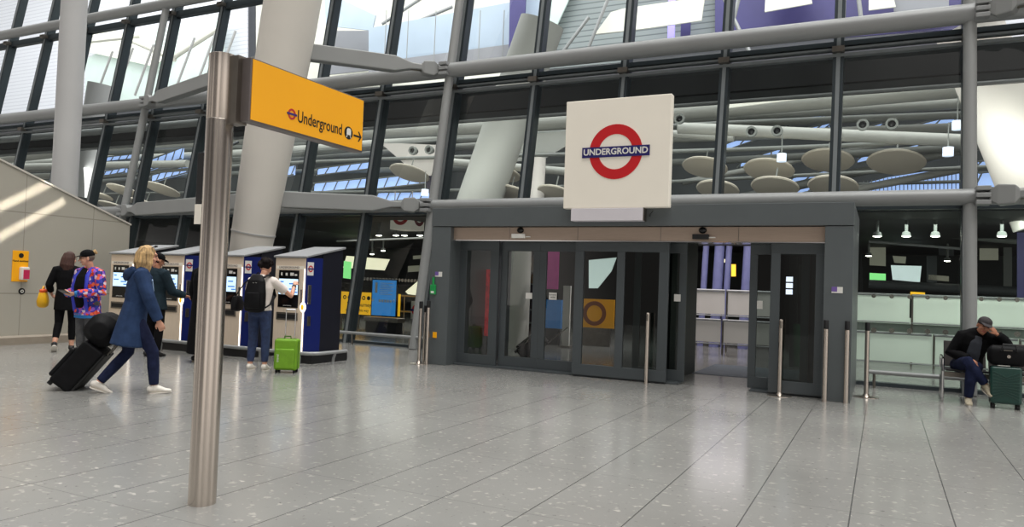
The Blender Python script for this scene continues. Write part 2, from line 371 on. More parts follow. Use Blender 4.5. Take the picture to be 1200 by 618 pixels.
K = 0.17; FY0 = 13.67
def FY(z): return FY0 + K * z
MX = [1.2 - 2.0 * k for k in range(-2, 17)]
def zbar(x, w, z0, z1, d0, d1):          # inclined bar in the plane of the glass wall
    b = []
    for z in (z0, z1):
        y = FY(z); b.append([Vector((x - w, y + d0, z)), Vector((x + w, y + d0, z)), Vector((x + w, y + d1, z)), Vector((x - w, y + d1, z))])
    return b
PX0, PX1 = -7.08, -0.37                   # portal extents
def in_portal(x): return PX0 - 0.1 < x < PX1 + 0.1
tn = 1; wn = 1
for x in MX:
    z0 = 2.75 if in_portal(x) else 0.0
    mb = MB()
    for off in (-0.06, 0.06):
        a, b = zbar(x + off, 0.028, z0, 12.5, -0.11, 0.13); mb.hexa(a, b)
    o = struct(mb.build('trim_%d' % tn, M['mullion'])); tn += 1
    a, b = zbar(x, 0.033, z0, 12.5, -0.125, 0.07); MB().hexa(a, b).build('mullion_core', M['mullion_light'], o)
    c = MB()
    for z in (3.02, 5.84, 9.0):
        c.box(x - 0.10, FY(z) - 0.24, z - 0.05, x + 0.10, FY(z) - 0.08, z + 0.05)
    c.build('rail_bracket', M['steel_dark'], o)
bands = [(0.06, 2.92, 'glass_low'), (3.14, 5.72, 'glass_mid'), (6.02, 8.9, 'glass_up'), (9.1, 12.4, 'glass_up')]
for x in MX[1:]:
    for z0, z1, g in bands:
        if g == 'glass_low' and in_portal(x + 1.0) : continue
        a = [Vector((x + 0.07, FY(z0), z0)), Vector((x + 1.93, FY(z0), z0)), Vector((x + 1.93, FY(z1), z1)), Vector((x + 0.07, FY(z1), z1))]
        struct(MB().poly(a).build('window_%d' % wn, M[g])); wn += 1
def xbar(name, z0, z1, d0, d1, m, x0=-31, x1=4.5, parent=None):
    a = [Vector((x, FY(z) + d, z)) for x, z, d in ((x0, z0, d0), (x0, z0, d1), (x0, z1, d1), (x0, z1, d0))]
    b = [Vector((x1, p.y, p.z)) for p in a]
    return MB().hexa(a, b).build(name, m, parent)
for z0, z1, d0, d1, m in ((2.92, 3.14, -0.06, 0.1, 'mullion'), (5.72, 5.78, -0.12, 0.02, 'mullion_light'), (5.84, 5.88, -0.16, 0.0, 'mullion_light'), (5.93, 6.02, -0.1, 0.1, 'mullion'), (8.9, 9.1, -0.06, 0.1, 'mullion')):
    struct(xbar('trim_%d' % tn, z0, z1, d0, d1, M[m])); tn += 1
for xa, xb in ((-31, PX0), (PX1, 4.5)):
    struct(xbar('trim_%d' % tn, 0.0, 0.06, -0.08, 0.1, M['mullion'], xa, xb)); tn += 1
# horizontal rail tubes in front of the glass
RAIL = {3.07: 0.13, 6.17: 0.165, 9.2: 0.15}
for z, r in RAIL.items():
    y = FY(z) - 0.40
    struct(MB().tube([(-31, y, z), (4.5, y, z)], r, 20).build('trim_%d' % tn, M['rail_paint'], None, True)); tn += 1
# upright struts every five bays, with clevis nodes
def clevis(mb, x, y, z, sgn):
    for dz in (-0.11, 0.0, 0.11): mb.box(min(x, x + sgn * 0.2), y - 0.13, z + dz - 0.035, max(x, x + sgn * 0.2), y + 0.13, z + dz + 0.035)
for x in (1.2, -8.8, -18.8):
    dx = 0.0
    y0 = FY(0) - 0.34
    o = struct(MB().tube([(x, FY(0) - 0.36, 0), (x, FY(3) - 0.36, 3), (x, FY(12) - 0.36, 12)], 0.10, 16).build('trim_%d' % tn, M['arm_paint'], None, True)); tn += 1
    cl = MB()
    for z in (3.07, 6.17):
        clevis(cl, x + 0.06 * (1 if x > -15 else 1), FY(z) - 0.52, z, 1 if x > -5 or x < -15 else -1)
    cl.build('clevis', M['rail_paint'], o, False, 0.01)
# tapered link arms from the fat column to the nodes
def arm(p, q, h=0.17, w=0.12):
    p = Vector(p); q = Vector(q); t = (q - p); L = t.length; t.normalize(); s = Vector((0, 0, 1)).cross(t).normalized(); u = t.cross(s)
    prof = [(0.0, h), (L - 1.0, h), (L - 0.62, h * 0.42), (L - 0.40, h * 0.36), (L - 0.34, h * 0.85), (L - 0.12, h * 0.95), (L, h * 0.5)]
    mb = MB(); rs = []
    vs = []; fs = []
    for d, hh in prof:
        c = p + t * d
        for a, b in ((-1, -1), (1, -1), (1, 1), (-1, 1)): vs.append(c + s * w * a * (0.6 + 0.4 * hh / h) + u * hh * b)
    for i in range(len(prof) - 1):
        for j in range(4): fs.append((i * 4 + j, i * 4 + (j + 1) % 4, i * 4 + 4 + (j + 1) % 4, i * 4 + 4 + j))
    fs.append((3, 2, 1, 0)); k = (len(prof) - 1) * 4; fs.append((k, k + 1, k + 2, k + 3))
    return mb.add(vs, fs)
FCX = -11.62
for z in (3.07, 6.17):
    cxz = -12.25 + z * 0.165
    for x, sg in ((-8.8, -1), (-18.8, 1)):
        q = (x + sg * 0.22, FY(z) - 0.52, z)
        o = struct(arm((cxz - sg * 0.3, 12.1, z - 0.02), q).build('trim_%d' % tn, M['arm_paint'], None, False, 0.02)); tn += 1
        d = (Vector(q) - Vector((cxz - sg * 0.3, 12.1, z - 0.02))).normalized(); e = Vector(q) - d * 0.5
        MB().tube([e - d * 0.14, e + d * 0.14], 0.085, 14).build('collar', M['steel_dark'], o, True)
    p = (1.2 + 5.0, 12.3, z)
    o = struct(arm(p, (1.2 + 0.26, FY(z) - 0.52, z)).build('trim_%d' % tn, M['arm_paint'], None, False, 0.02)); tn += 1
    q = Vector((1.46, FY(z) - 0.52, z)); d = (q - Vector(p)).normalized(); e = q - d * 0.5
    MB().tube([e - d * 0.14, e + d * 0.14], 0.085, 14).build('collar', M['steel_dark'], o, True)
# the fat leaning column and the slim one behind the ramp wall
def fc(z): return Vector((-12.25 + 0.165 * z, 11.75, z))
o = struct(MB().loft([fc(0), fc(1.85), fc(2.35), fc(3.2), fc(6.5), fc(11.5)], [0.40, 0.415, 0.44, 0.47, 0.56, 0.62], (0, 1, 0), 40, 0).build('trim_%d' % tn, M['column'], None, True)); tn += 1
MB().loft([fc(2.30), fc(2.33)], [0.452, 0.455], (0, 1, 0), 40, 0).build('joint_ring', M['column_grey'], o, True)
struct(MB().tube([(-17.05, 11.0, 0), (-17.05, 11.0, 12)], 0.275, 32).build('trim_%d' % tn, M['column_grey'], None, True)); tn += 1
# low stainless crash rail in front of the lower glass
for xa, xb in ((-16.5, -7.3), (-0.2, 4.2)):
    o = struct(MB().tube([(xa, 13.3, 0.25), (xb, 13.3, 0.25)], 0.035).build('trim_%d' % tn, M['rail_paint'], None, True)); tn += 1
    p = MB(); n = int((xb - xa) / 1.5)
    for i in range(n + 1):
        xx = xa + 0.1 + (xb - xa - 0.2) * i / n; p.tube([(xx, 13.32, 0), (xx, 13.3, 0.24)], 0.022, 8)
    p.build('rail_post', M['steel_dark'], o, True)

# ---- left ramp wall
YA, YB = 4.0, 10.68; WX = -14.3
def wtop(y): return 3.33 + (2.40 - 3.33) * (y - 8.01) / (10.65 - 8.01)
wl = struct(MB().prism([(WX, YA, 0), (WX, YB, 0), (WX, YB, wtop(YB)), (WX, YA, wtop(YA))], (-0.35, 0, 0)).build('wall_left', M['wall_left']))
MB().prism([(WX + 0.02, YA, wtop(YA)), (WX + 0.02, YB + 0.02, wtop(YB)), (WX + 0.02, YB + 0.02, wtop(YB) + 0.035), (WX + 0.02, YA, wtop(YA) + 0.035)], (-0.39, 0, 0)).build('coping', M['wall_panel_cap'], wl)
struct(MB().prism([(WX + 0.10, YA, 0), (WX + 0.10, YA, 0.135), (WX + 0.06, YA, 0.165), (WX, YA, 0.165), (WX, YA, 0)], (0, YB - YA, 0)).build('baseboard_left', mat('stone_plinth', (150, 140, 126), 0.5)))
# ---- entrance portal
PF = 11.14
def pbox(name, x0, y0, z0, x1, y1, z1, m, parent=None, bevel=0.004): return MB().box(x0, y0, z0, x1, y1, z1).build(name, m, parent, False, bevel)
po = struct(pbox('wall_portal_top', PX0, PF, 2.395, PX1, 13.6, 2.71, M['portal']))
struct(pbox('wall_portal_left', PX0, PF + 0.01, 0, -6.70, 13.55, 2.385, M['portal']))
struct(pbox('wall_portal_right', -0.73, PF + 0.01, 0, PX1, 13.55, 2.385, M['portal']))
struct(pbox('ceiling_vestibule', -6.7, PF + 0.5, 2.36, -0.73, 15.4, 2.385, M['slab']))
o = struct(MB().box(-6.70, PF + 0.12, 2.17, -0.73, PF + 0.55, 2.385).build('trim_%d' % tn, M['bronze_steel'])); tn += 1
j = MB()
for x in (-5.62, -4.4, -3.05, -1.9): j.box(x - 0.004, PF + 0.117, 2.175, x + 0.004, PF + 0.121, 2.38)
j.build('panel_joint', M['steel_dark'], o)
MB().box(-6.70, PF + 0.10, 2.155, -0.73, PF + 0.5, 2.17).build('drip_edge', M['chrome'], o)
for x in (-5.42, -2.42):
    s = MB().ell((x, PF + 0.12, 2.335), (0.062, 0.05, 0.05)).build('door_sensor', M['blackgloss'], o, True)
    MB().box(x - 0.14, PF + 0.06, 2.20, x + 0.10, PF + 0.12, 2.275).build('sensor_box', M['black'] if x > -4 else M['white'], o, False, 0.008)
    MB().box(x + 0.10, PF + 0.09, 2.22, x + 0.19, PF + 0.12, 2.235).build('sensor_lamp', M['white'], o)
dn = 1
def door(x0, x1, y, panes, sw=0.13, top=2.155, bot=0.03, g='glass_door', thick=0.05, kick=0.17, head=0.15):
    global dn
    mb = MB(); xs = [x0] + panes + [x1]
    mb.box(x0, y, bot, x1, y + thick, bot + kick); mb.box(x0, y, top - head, x1, y + thick, top)
    mb.box(x0, y, bot + kick, x0 + sw, y + thick, top - head); mb.box(x1 - sw, y, bot + kick, x1, y + thick, top - head)
    for p in panes: mb.box(p - sw * 0.42, y, bot + kick, p + sw * 0.42, y + thick, top - head)
    o = struct(mb.build('door_%d' % dn, M['portal2'], None, False, 0.004)); dn += 1
    ed = [x0 + sw] + sum([[p - sw * 0.42, p + sw * 0.42] for p in panes], []) + [x1 - sw]
    for i in range(0, len(ed), 2):
        gm = g if isinstance(g, str) else g[i // 2]
        MB().poly([(ed[i], y + thick / 2, bot + kick), (ed[i + 1], y + thick / 2, bot + kick), (ed[i + 1], y + thick / 2, top - head), (ed[i], y + thick / 2, top - head)]).build('door_pane', M[gm], o)
    return o
d = door(-6.72, -5.93, 11.50, [], 0.16)
d = door(-5.92, -5.19, 11.58, [], 0.12); MB().box(-5.43, 11.57, 1.20, -5.31, 11.575, 1.30).build('notice_sticker', M['white'], d)
d = door(-5.19, -4.40, 11.58, [], 0.12); MB().box(-5.00, 11.57, 1.20, -4.86, 11.575, 1.32).build('notice_sticker', M['white'], d)
text('AUTOMATIC', 0.022, (-4.93, 11.568, 1.28), FRONT, M['ink'], d); text('DOOR', 0.03, (-4.93, 11.568, 1.24), FRONT, M['ink'], d)
d = door(-4.46, -2.93, 11.33, [-3.69], 0.15, g=['glass_door', 'glass_dark'])
d = door(-3.55, -2.72, 11.60, [], 0.11, g='glass_dark'); MB().box(-2.90, 11.59, 1.26, -2.80, 11.595, 1.37).build('notice_sticker', M['white'], d)
d = door(-1.78, -0.95, 11.60, [], 0.11, g='glass_dark'); MB().box(-1.665, 11.59, 1.20, -1.585, 11.595, 1.32).build('notice_sticker', M['white'], d)
d = door(-1.45, -0.72, 11.33, [], 0.13, g='glass_dark')
for q in (1.43, 1.52, 1.61): MB().box(-1.24, 11.34, q, -1.15, 11.345, q + 0.07).build('notice_sticker', M['purple_card'] if q < 1 else M['palesky'], d)
# jambs, threshold and side screens of the vestibule
struct(pbox('trim_%d' % tn, -3.02, 11.68, 0, -2.97, 13.5, 2.36, M['black'])); tn += 1
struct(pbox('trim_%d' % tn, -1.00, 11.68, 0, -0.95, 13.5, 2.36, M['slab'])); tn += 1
struct(pbox('trim_%d' % tn, -6.70, 11.40, 0.0, -2.75, 11.68, 0.03, M['portal2'])); tn += 1
struct(pbox('trim_%d' % tn, -1.72, 11.40, 0.0, -0.73, 11.68, 0.03, M['portal2'])); tn += 1
struct(pbox('trim_%d' % tn, -6.7, 13.62, 2.3, -0.73, 13.9, 2.7, M['black'])); tn += 1
m = MB().box(-2.95, 13.2, 0.0, -1.0, 15.2, 0.006).build('entrance_mat', mat('blue_grey_matting', (98, 110, 120), 0.8)); tag(m, 'blue grey entrance mat inside the open doorway', 'mat')
# ---- Underground sign above the portal
s = thing('underground_sign', 'big square white sign with red ring and blue bar above the entrance doors', 'sign', (-3.72, 11.0, 2.66))
MB().box(-0.845, 0, 0, 0.845, 0.14, 1.70).build('sign_panel', M['signwhite'], s, False, 0.012)
roundel(s, (-0.005, -0.001, 0.865), 0.425)
for x in (-0.6, 0.6): MB().box(x - 0.03, 0.14, 0.2, x + 0.03, 0.6, 0.26).build('bracket', M['steel_dark'], s)
s = thing('light_box', 'shallow pale light box hung under the square white sign', 'light box', (-3.72, 10.98, 2.46))
MB().box(-0.70, 0, 0, 0.46, 0.17, 0.195).build('casing', M['lightbox'], s, False, 0.008)
MB().box(0.46, 0.01, 0.0, 0.475, 0.16, 0.195).build('end_cap', M['steel_dark'], s)
MB().tube([(0.53, 0.15, 0.08), (0.56, 0.05, 0.10), (0.58, 0.13, 0.16)], 0.006, 6).build('cable', M['black'], s)

# ---- small fittings on the portal
def plate(name, label, cat, x0, z0, x1, z1, y, m, d=0.01):
    o = MB().box(x0, y - d, z0, x1, y, z1).build(name, m, None, False, 0.002); return tag(o, label, cat)
t = thing('call_point', 'green emergency door release unit on the left portal column', 'call point', (-7.0, PF + 0.01, 1.18))
MB().box(-0.055, -0.04, 0.03, 0.055, 0, 0.20).build('casing', M['green_glow'], t, False, 0.012); MB().tube([(0, -0.02, 0.2), (0, -0.02, 0.33)], 0.02, 8).build('post', M['green_glow'], t)
MB().box(-0.03, -0.045, 0.05, 0.03, -0.04, 0.09).build('notice', M['white'], t)
for x, z, l in ((-6.91, 1.52, 'small white and purple notice sticker on the left portal column'), (-0.56, 1.47, 'small white and purple notice sticker on the right portal column')):
    t = thing('notice_sticker', l, 'sticker', (x, PF + 0.01, z)); MB().box(-0.07, -0.006, 0, 0.07, 0, 0.085).build('card', M['white'], t)
    MB().box(-0.07, -0.008, 0.02, 0.0, -0.006, 0.085).build('print', M['purple_card'], t)
plate('yellow_socket', 'tiny yellow label low on the left portal column', 'label', -6.98, 0.46, -6.90, 0.56, PF + 0.01, M['yellow'])
# ---- steel posts
def post(x, y, label, h=1.10, cap=True, base=False, r=0.031):
    o = thing('steel_post', label, 'post', (x, y, 0), 0, 'steel barrier posts by the entrance doors')
    MB().lathe([(r, 0), (r, h - (0.11 if cap else 0.0)), (r * 0.9, h - 0.005 - (0.11 if cap else 0))], n=18).build('tube', M['steel'], o, True)
    if cap: MB().lathe([(r * 1.06, h - 0.12), (r * 1.06, h - 0.01), (r * 0.9, h)], n=18).build('cap', M['black'], o, True)
    else: MB().lathe([(r * 0.55, h - 0.12), (r * 0.55, h - 0.02)], (0, -r * 0.6, 0), n=12).build('slot', M['steel_dark'], o, True)
    if base: MB().lathe([(0.17, 0), (0.17, 0.008), (0.05, 0.02), (0.035, 0.05)], n=28).build('base_plate', M['steel'], o, True)
    return o
post(-0.68, 11.03, 'black capped steel post, left one of the pair before the right portal column')
post(-0.42, 11.08, 'black capped steel post, right one of the pair before the right portal column')
post(-1.28, 11.24, 'steel post with round floor plate before the narrow right glass door', 1.07, False, True)
post(-0.19, 11.98, 'steel post with round floor plate beside the portal near the right window', 1.07, True, True)
post(-7.20, 11.08, 'slim steel post with round floor plate, leftmost of the posts by the left portal column', 1.08, True, True)
post(-7.30, 11.38, 'dark capped steel post half hidden behind the leftmost posts', 1.0, True, False, 0.026)
post(-7.02, 11.04, 'slim black capped steel post touching the left portal column', 1.10, True)
post(-3.20, 11.22, 'short steel post without cap before the double glass panel', 1.07, False)

# ------------------------------------------------------------------ direction sign on its pole
t = thing('direction_sign', 'tall brushed steel pole carrying a yellow direction sign in the foreground', 'sign', (-3.76, 3.40, 0))
MB().lathe([(0.083, 0), (0.083, 2.385), (0.081, 2.39), (0.083, 2.395), (0.083, 2.80), (0.075, 2.805)], n=40).build('pole', M['steel'], t, True)
MB().box(-0.005 + 0.075, -0.02, 2.36, 0.155, 0.07, 2.785).build('clamp', M['steel_dark'], t)
sp = MB().box(0.145, 0.015, 2.375, 0.225, 1.15, 2.775).build('sign_case', mat('sign_case_grey', (120, 112, 110), 0.4, 0.6), t, False, 0.006)
MB().box(0.225, 0.03, 2.388, 0.229, 1.138, 2.765).build('sign_face', M['yellow'], sp)
X = 0.2295
roundel(sp, (X, 0.385, 2.498), 0.036, SIDE, None, mat('sign_roundel_red', (196, 40, 50), 0.4), mat('sign_roundel_blue', (60, 44, 120), 0.4))
text('Underground', 0.115, (X + 0.001, 0.437, 2.494), SIDE, M['ink'], sp, bold=0.0009, align='LEFT', sx=0.74)
MB().ring((X, 0.975, 2.49), 0.047, 0.0, 0.002, rot_of(SIDE), 32).build('train_icon', M['ink'], sp)
tr = MB(); m = rot_of(SIDE)
tr.prism([Vector((X + 0.003, 0.975, 2.49)) + m @ Vector(p) for p in ((-0.024, 0, -0.015), (0.024, 0, -0.015), (0.024, 0, 0.02), (0.013, 0, 0.034), (-0.013, 0, 0.034), (-0.024, 0, 0.02))], (0.001, 0, 0))
tr.prism([Vector((X + 0.003, 0.975, 2.49)) + m @ Vector(p) for p in ((-0.03, 0, -0.036), (-0.022, 0, -0.036), (-0.012, 0, -0.018), (-0.02, 0, -0.018))], (0.001, 0, 0))
tr.prism([Vector((X + 0.003, 0.975, 2.49)) + m @ Vector(p) for p in ((0.022, 0, -0.036), (0.03, 0, -0.036), (0.02, 0, -0.018), (0.012, 0, -0.018))], (0.001, 0, 0))
tr.build('train_mark', M['white'], sp)
ar = MB(); o = Vector((X, 1.08, 2.485))
for poly in (((-0.045, 0, -0.007), (0.03, 0, -0.007), (0.03, 0, 0.007), (-0.045, 0, 0.007)), ((0.005, 0, 0.037), (0.018, 0, 0.037), (0.047, 0, 0.0), (0.03, 0, 0.0)), ((0.03, 0, 0.0), (0.047, 0, 0.0), (0.018, 0, -0.037), (0.005, 0, -0.037))):
    ar.prism([o + m @ Vector(p) for p in poly], (0.002, 0, 0))
ar.build('arrow', M['ink'], sp)

# ------------------------------------------------------------------ ticket machines
def ticket_machine():
    t = thing('ticket_machine', 'x', 'ticket machine', (0, 0, 0), 0, 'ticket machines in a row')
    W = 0.66                       # origin: front right bottom corner; front faces -Y
    MB().box(-W + 0.02, 0.04, 0.0, 0.18, 0.95, 0.14).build('plinth', M['black'], t)
    MB().box(-W, 0.0, 0.14, 0.0, 0.10, 1.745).build('front_panel', M['tsilver'], t, False, 0.012)
    MB().box(0.0, 0.005, 0.14, 0.02, 0.40, 1.755).build('side_panel', M['tblue'], t, False, 0.004)
    h = MB(); h.prism([(-W, 0.10, 0.14), (-W, 0.92, 0.14), (-W, 0.92, 1.93), (-W, 0.10, 1.76)], (W, 0, 0)); h.build('housing', M['tdark'], t)
    MB().prism([(0.0, 0.40, 0.14), (0.0, 0.92, 0.14), (0.0, 0.92, 1.93), (0.0, 0.40, 1.82)], (0.018, 0, 0)).build('rear_side', M['tdark'], t)
    MB().prism([(-W - 0.02, -0.03, 1.745), (-W - 0.02, 0.97, 1.95), (-W - 0.02, 0.97, 1.985), (-W - 0.02, -0.03, 1.775)], (W + 0.06, 0, 0)).build('roof', M['troof'], t, False, 0.004)
    MB().box(-W + 0.03, -0.004, 1.555, -0.03, 0.0, 1.61).build('header_band', M['signwhite'], t)
    text('UNDERGROUND', 0.05, (-W / 2 - 0.02, -0.006, 1.582), FRONT, mat('header_ink', (110, 96, 92), 0.5) if 'hi' not in M else M['hi'], t, bold=0.0008, sx=1.15)
    b = MB().box(-W + 0.09, -0.008, 0.91, -0.13, 0.0, 1.535).build('screen_bezel', M['blackgloss'], t, False, 0.003)
    MB().box(-W + 0.105, -0.012, 1.13, -0.145, -0.008, 1.39).build('touch_screen', M['screen'], b)
    d = MB()
    for x0, x1, z in ((0.02, 0.10, 1.33), (0.02, 0.16, 1.25), (0.22, 0.38, 1.21), (0.22, 0.34, 1.30), (0.30, 0.40, 1.16)):
        d.box(-W + 0.11 + x0, -0.0135, z, -W + 0.11 + x1, -0.012, z + 0.022)
    d.build('screen_graphics', M['screen_blue'], b)
    for i, (w, hh) in enumerate(((0.03, 0.05), (0.045, 0.045), (0.08, 0.05), (0.05, 0.03))):
        x = -W + 0.14 + i * 0.10; MB().box(x, -0.0095, 1.445, x + w, -0.008, 1.445 + hh).build('pictogram', M['white'], b)
    text('card and contactless', 0.022, (-W / 2 - 0.03, -0.0095, 0.945), FRONT, M['white'], b)
    MB().box(-W + 0.07, -0.012, 0.70, -0.12, 0.0, 0.83).build('ticket_tray', M['steel_dark'], t, False, 0.006)
    MB().box(-W + 0.10, -0.014, 0.725, -0.15, -0.011, 0.80).build('tray_slot', M['black'], t)
    MB().box(-0.085, -0.010, 0.95, -0.035, 0.0, 1.22).build('card_reader', M['steel'], t, False, 0.006)
    MB().box(-0.018, -0.012, 0.16, -0.004, -0.002, 1.56).build('light_strip', M['lamp_soft'], t)
    r = MB().ell((-0.005, -0.02, 0.93), (0.062, 0.02, 0.085), nu=20).build('reader_ring', M['lamp_soft'], t, True)
    MB().ell((-0.005, -0.038, 0.93), (0.034, 0.008, 0.048), nu=16).build('reader_pad', M['yellow_board'], r, True)
    q = MB().box(0.02, 0.02, 1.46, 0.024, 0.17, 1.68).build('roundel_plaque', M['white'], t)
    roundel(q, (0.0245, 0.095, 1.57), 0.056, SIDE, None)
    MB().box(0.02, 0.05, 0.98, 0.03, 0.13, 1.30).build('key_switch_plate', M['steel'], t, False, 0.004)
    MB().box(0.02, 0.06, 0.62, 0.032, 0.14, 0.78).build('lock_plate', M['steel_dark'], t, False, 0.004)
    return t
M['screen'] = emis('lit_touch_screen', (196, 222, 246), 0.85)
M['screen_blue'] = emis('screen_graphic', (60, 120, 190), 0.7)
M['hi'] = mat('header_ink', (120, 104, 98), 0.5)
tm = ticket_machine()
MXS = [-8.58, -9.98, -11.44, -12.80]
TL = ['blue and silver ticket machine used by the woman with the black backpack', 'blue and silver ticket machine just right of the yellow sign pole, second from the right', 'blue and silver ticket machine just left of the sign pole, second from the left', 'silver ticket machine at the left end of the row beside the grey wall']
for i, x in enumerate(MXS):
    o = tm if i == 0 else copy_tree(tm); o.location = (x, 9.68, 0); o['label'] = TL[i]
# crash rail in front of the machines
t = thing('bumper_rail', 'low steel bumper rail running along the foot of the ticket machines', 'rail', (-10, 9.4, 0))
cur = [(-3.6, 0.04, 0.2), (0, 0.04, 0.2), (1.62, 0.04, 0.2)] + [(1.62 + 0.22 * math.sin(a), 0.26 - 0.22 * math.cos(a), 0.2) for a in (0.4, 0.8, 1.2, 1.57)] + [(1.84, 0.9, 0.2)]
MB().tube(cur, 0.03, 10).build('rail', M['rail_paint'], t, True)
for x in (-3.0, -1.7, -0.5, 0.7, 1.55): MB().tube([(x, 0.06, 0.19), (x - 0.02, 0.10, 0.12), (x - 0.03, 0.10, 0)], 0.022, 8).build('rail_leg', M['rail_paint'], t, True)
MB().tube([(1.84, 0.62, 0.19), (1.80, 0.62, 0.1), (1.79, 0.62, 0)], 0.022, 8).build('rail_leg', M['rail_paint'], t, True)
# monitor behind the sign pole
t = thing('display_screen', 'dark hanging display with white lower panel, seen behind the sign pole', 'screen', (-12.05, 10.75, 2.42))
MB().box(-0.42, 0, 0.0, 0.28, 0.12, 1.45).build('casing', M['tdark'], t, False, 0.01)
MB().box(-0.40, -0.006, 0.42, 0.26, 0, 1.43).build('display', M['blackgloss'], t)
MB().box(-0.42, -0.01, 0.0, 0.28, -0.002, 0.40).build('lower_panel', M['signwhite'], t)
MB().tube([(0.0, 0.06, 1.45), (0.05, 0.6, 1.75)], 0.03, 8).build('hanger', M['mullion'], t)
# ------------------------------------------------------------------ sanitiser point on the left wall
t = thing('sanitiser_dispenser', 'white and red hand sanitiser dispenser on a yellow backing board on the grey wall', 'dispenser', (WX, 8.44, 1.16))
MB().box(0, -0.12, 0, 0.012, 0.17, 0.57).build('backing_board', M['yellow'], t, False, 0.004)
MB().box(0.012, 0.0, 0.03, 0.11, 0.15, 0.27).build('casing', M['white'], t, False, 0.02)
MB().box(0.11, 0.03, 0.05, 0.114, 0.14, 0.22).build('sticker', mat('pink_sticker', (206, 40, 88), 0.5), t)
MB().ring((0.013, 0.03, 0.48), 0.045, 0.0, 0.002, rot_of(SIDE), 24).build('pictogram', M['ink'], t)
text('Hand sanitiser', 0.05, (0.0135, 0.025, 0.38), SIDE, M['ink'], t, bold=0.001)
t = MB().ring((WX, 8.52, 0.98), 0.06, 0.0, 0.006, rot_of(SIDE), 24).build('round_notice', M['ink']); tag(t, 'small round black notice on the grey wall under the dispenser', 'sticker')
tt = MB().ring((WX + 0.0065, 8.525, 0.98), 0.03, 0.016, 0.001, rot_of(SIDE), 16).build('symbol', M['white'], None); tt.parent = t

# ------------------------------------------------------------------ bench
t = thing('beam_bench', 'black row of waiting seats with chrome end frame by the right window', 'bench', (0.80, 12.30, 0))
for i in range(4):
    x = 0.02 + i * 0.56
    s = MB(); s.prism([(x, 0.02, 0.43), (x, 0.46, 0.40), (x, 0.50, 0.42), (x, 0.50, 0.45), (x, 0.46, 0.43), (x, 0.02, 0.46)], (0.53, 0, 0)); s.build('seat', M['black'], t, False, 0.008)
    s = MB(); s.prism([(x, 0.50, 0.47), (x, 0.60, 0.83), (x, 0.63, 0.83), (x, 0.53, 0.46)], (0.53, 0, 0)); s.build('backrest', mat('seat_black', (52, 48, 46), 0.5), t, False, 0.008)
MB().box(0, 0.24, 0.33, 2.5, 0.32, 0.40).build('beam', M['steel_dark'], t)
for x in (-0.02, 1.13, 2.3):
    f = MB(); f.tube([(x, 0.0, 0.42), (x, 0.05, 0.60), (x, 0.40, 0.62), (x, 0.46, 0.45)], 0.02, 10); f.build('armrest', M['chrome'], t, True)
    f = MB(); f.tube([(x, 0.04, 0.60), (x, 0.06, 0.03)], 0.022, 10); f.tube([(x, -0.02, 0.025), (x, 0.55, 0.025)], 0.022, 8); f.tube([(x, 0.28, 0.36), (x, 0.28, 0.03)], 0.026, 8); f.build('leg', M['chrome'], t, True)

# ------------------------------------------------------------------ people
def V(*a): return Vector(a)
def lerp(a, b, t): return a + (b - a) * t
BASE = dict(hipL=V(0, .09, .90), hipR=V(0, -.09, .90), kneeL=V(.02, .095, .49), kneeR=V(.02, -.095, .49), ankL=V(-.02, .10, .08), ankR=V(-.02, -.10, .08),
            pel=V(0, 0, .95), waist=V(0, 0, 1.08), chest=V(0, 0, 1.28), top=V(-.01, 0, 1.43), neck=V(0, 0, 1.48), head=V(.025, 0, 1.62),
            shL=V(-.01, .175, 1.40), shR=V(-.01, -.175, 1.40), elL=V(-.03, .225, 1.12), elR=V(-.03, -.225, 1.12), wrL=V(.04, .23, .88), wrR=V(.04, -.23, .88))
def hand(mb, w, d, palm, thumb_side, curl=0.5):
    """palm, four unequal fingers with knuckle bends, and a thumb leaving the side of the palm"""
    d = d.normalized(); palm = (palm - d * palm.dot(d)).normalized(); s = d.cross(palm) * thumb_side
    mb.loft([w - d * .02, w + d * .02, w + d * .05, w + d * .09], [(.024, .02), (.030, .018), (.040, .017), (.040, .014)], s, 10, .5)
    for i, (off, L) in enumerate(((.030, .072), (.010, .080), (-.010, .074), (-.029, .058))):
        b = w + d * .088 + s * off; a = 0.25 + curl * 0.5
        k1 = b + (d * math.cos(a) + palm * math.sin(a)) * L * .45; a2 = a + curl * 0.9
        k2 = k1 + (d * math.cos(a2) + palm * math.sin(a2)) * L * .32; a3 = a2 + curl * 0.6
        k3 = k2 + (d * math.cos(a3) + palm * math.sin(a3)) * L * .25
        mb.loft([b - d * .015, k1, k2, k3], [.0090, .0085, .0078, .0068], s, 8, .7)
    b = w + d * .03 + s * .028; k1 = b + (d * .6 + s * .55 + palm * .25).normalized() * .038; k2 = k1 + (d * .9 + s * .05 + palm * .35).normalized() * .03
    mb.loft([b - s * .012, b + s * .006, k1, k2], [.013, .012, .0095, .008], palm, 8, .7)
def head_frame(J):
    f = J.get('face', V(1, 0, 0)).normalized(); up = J.get('hup', V(0, 0, 1)); l = up.cross(f).normalized(); u = f.cross(l)
    return Matrix((f, l, u)).transposed()
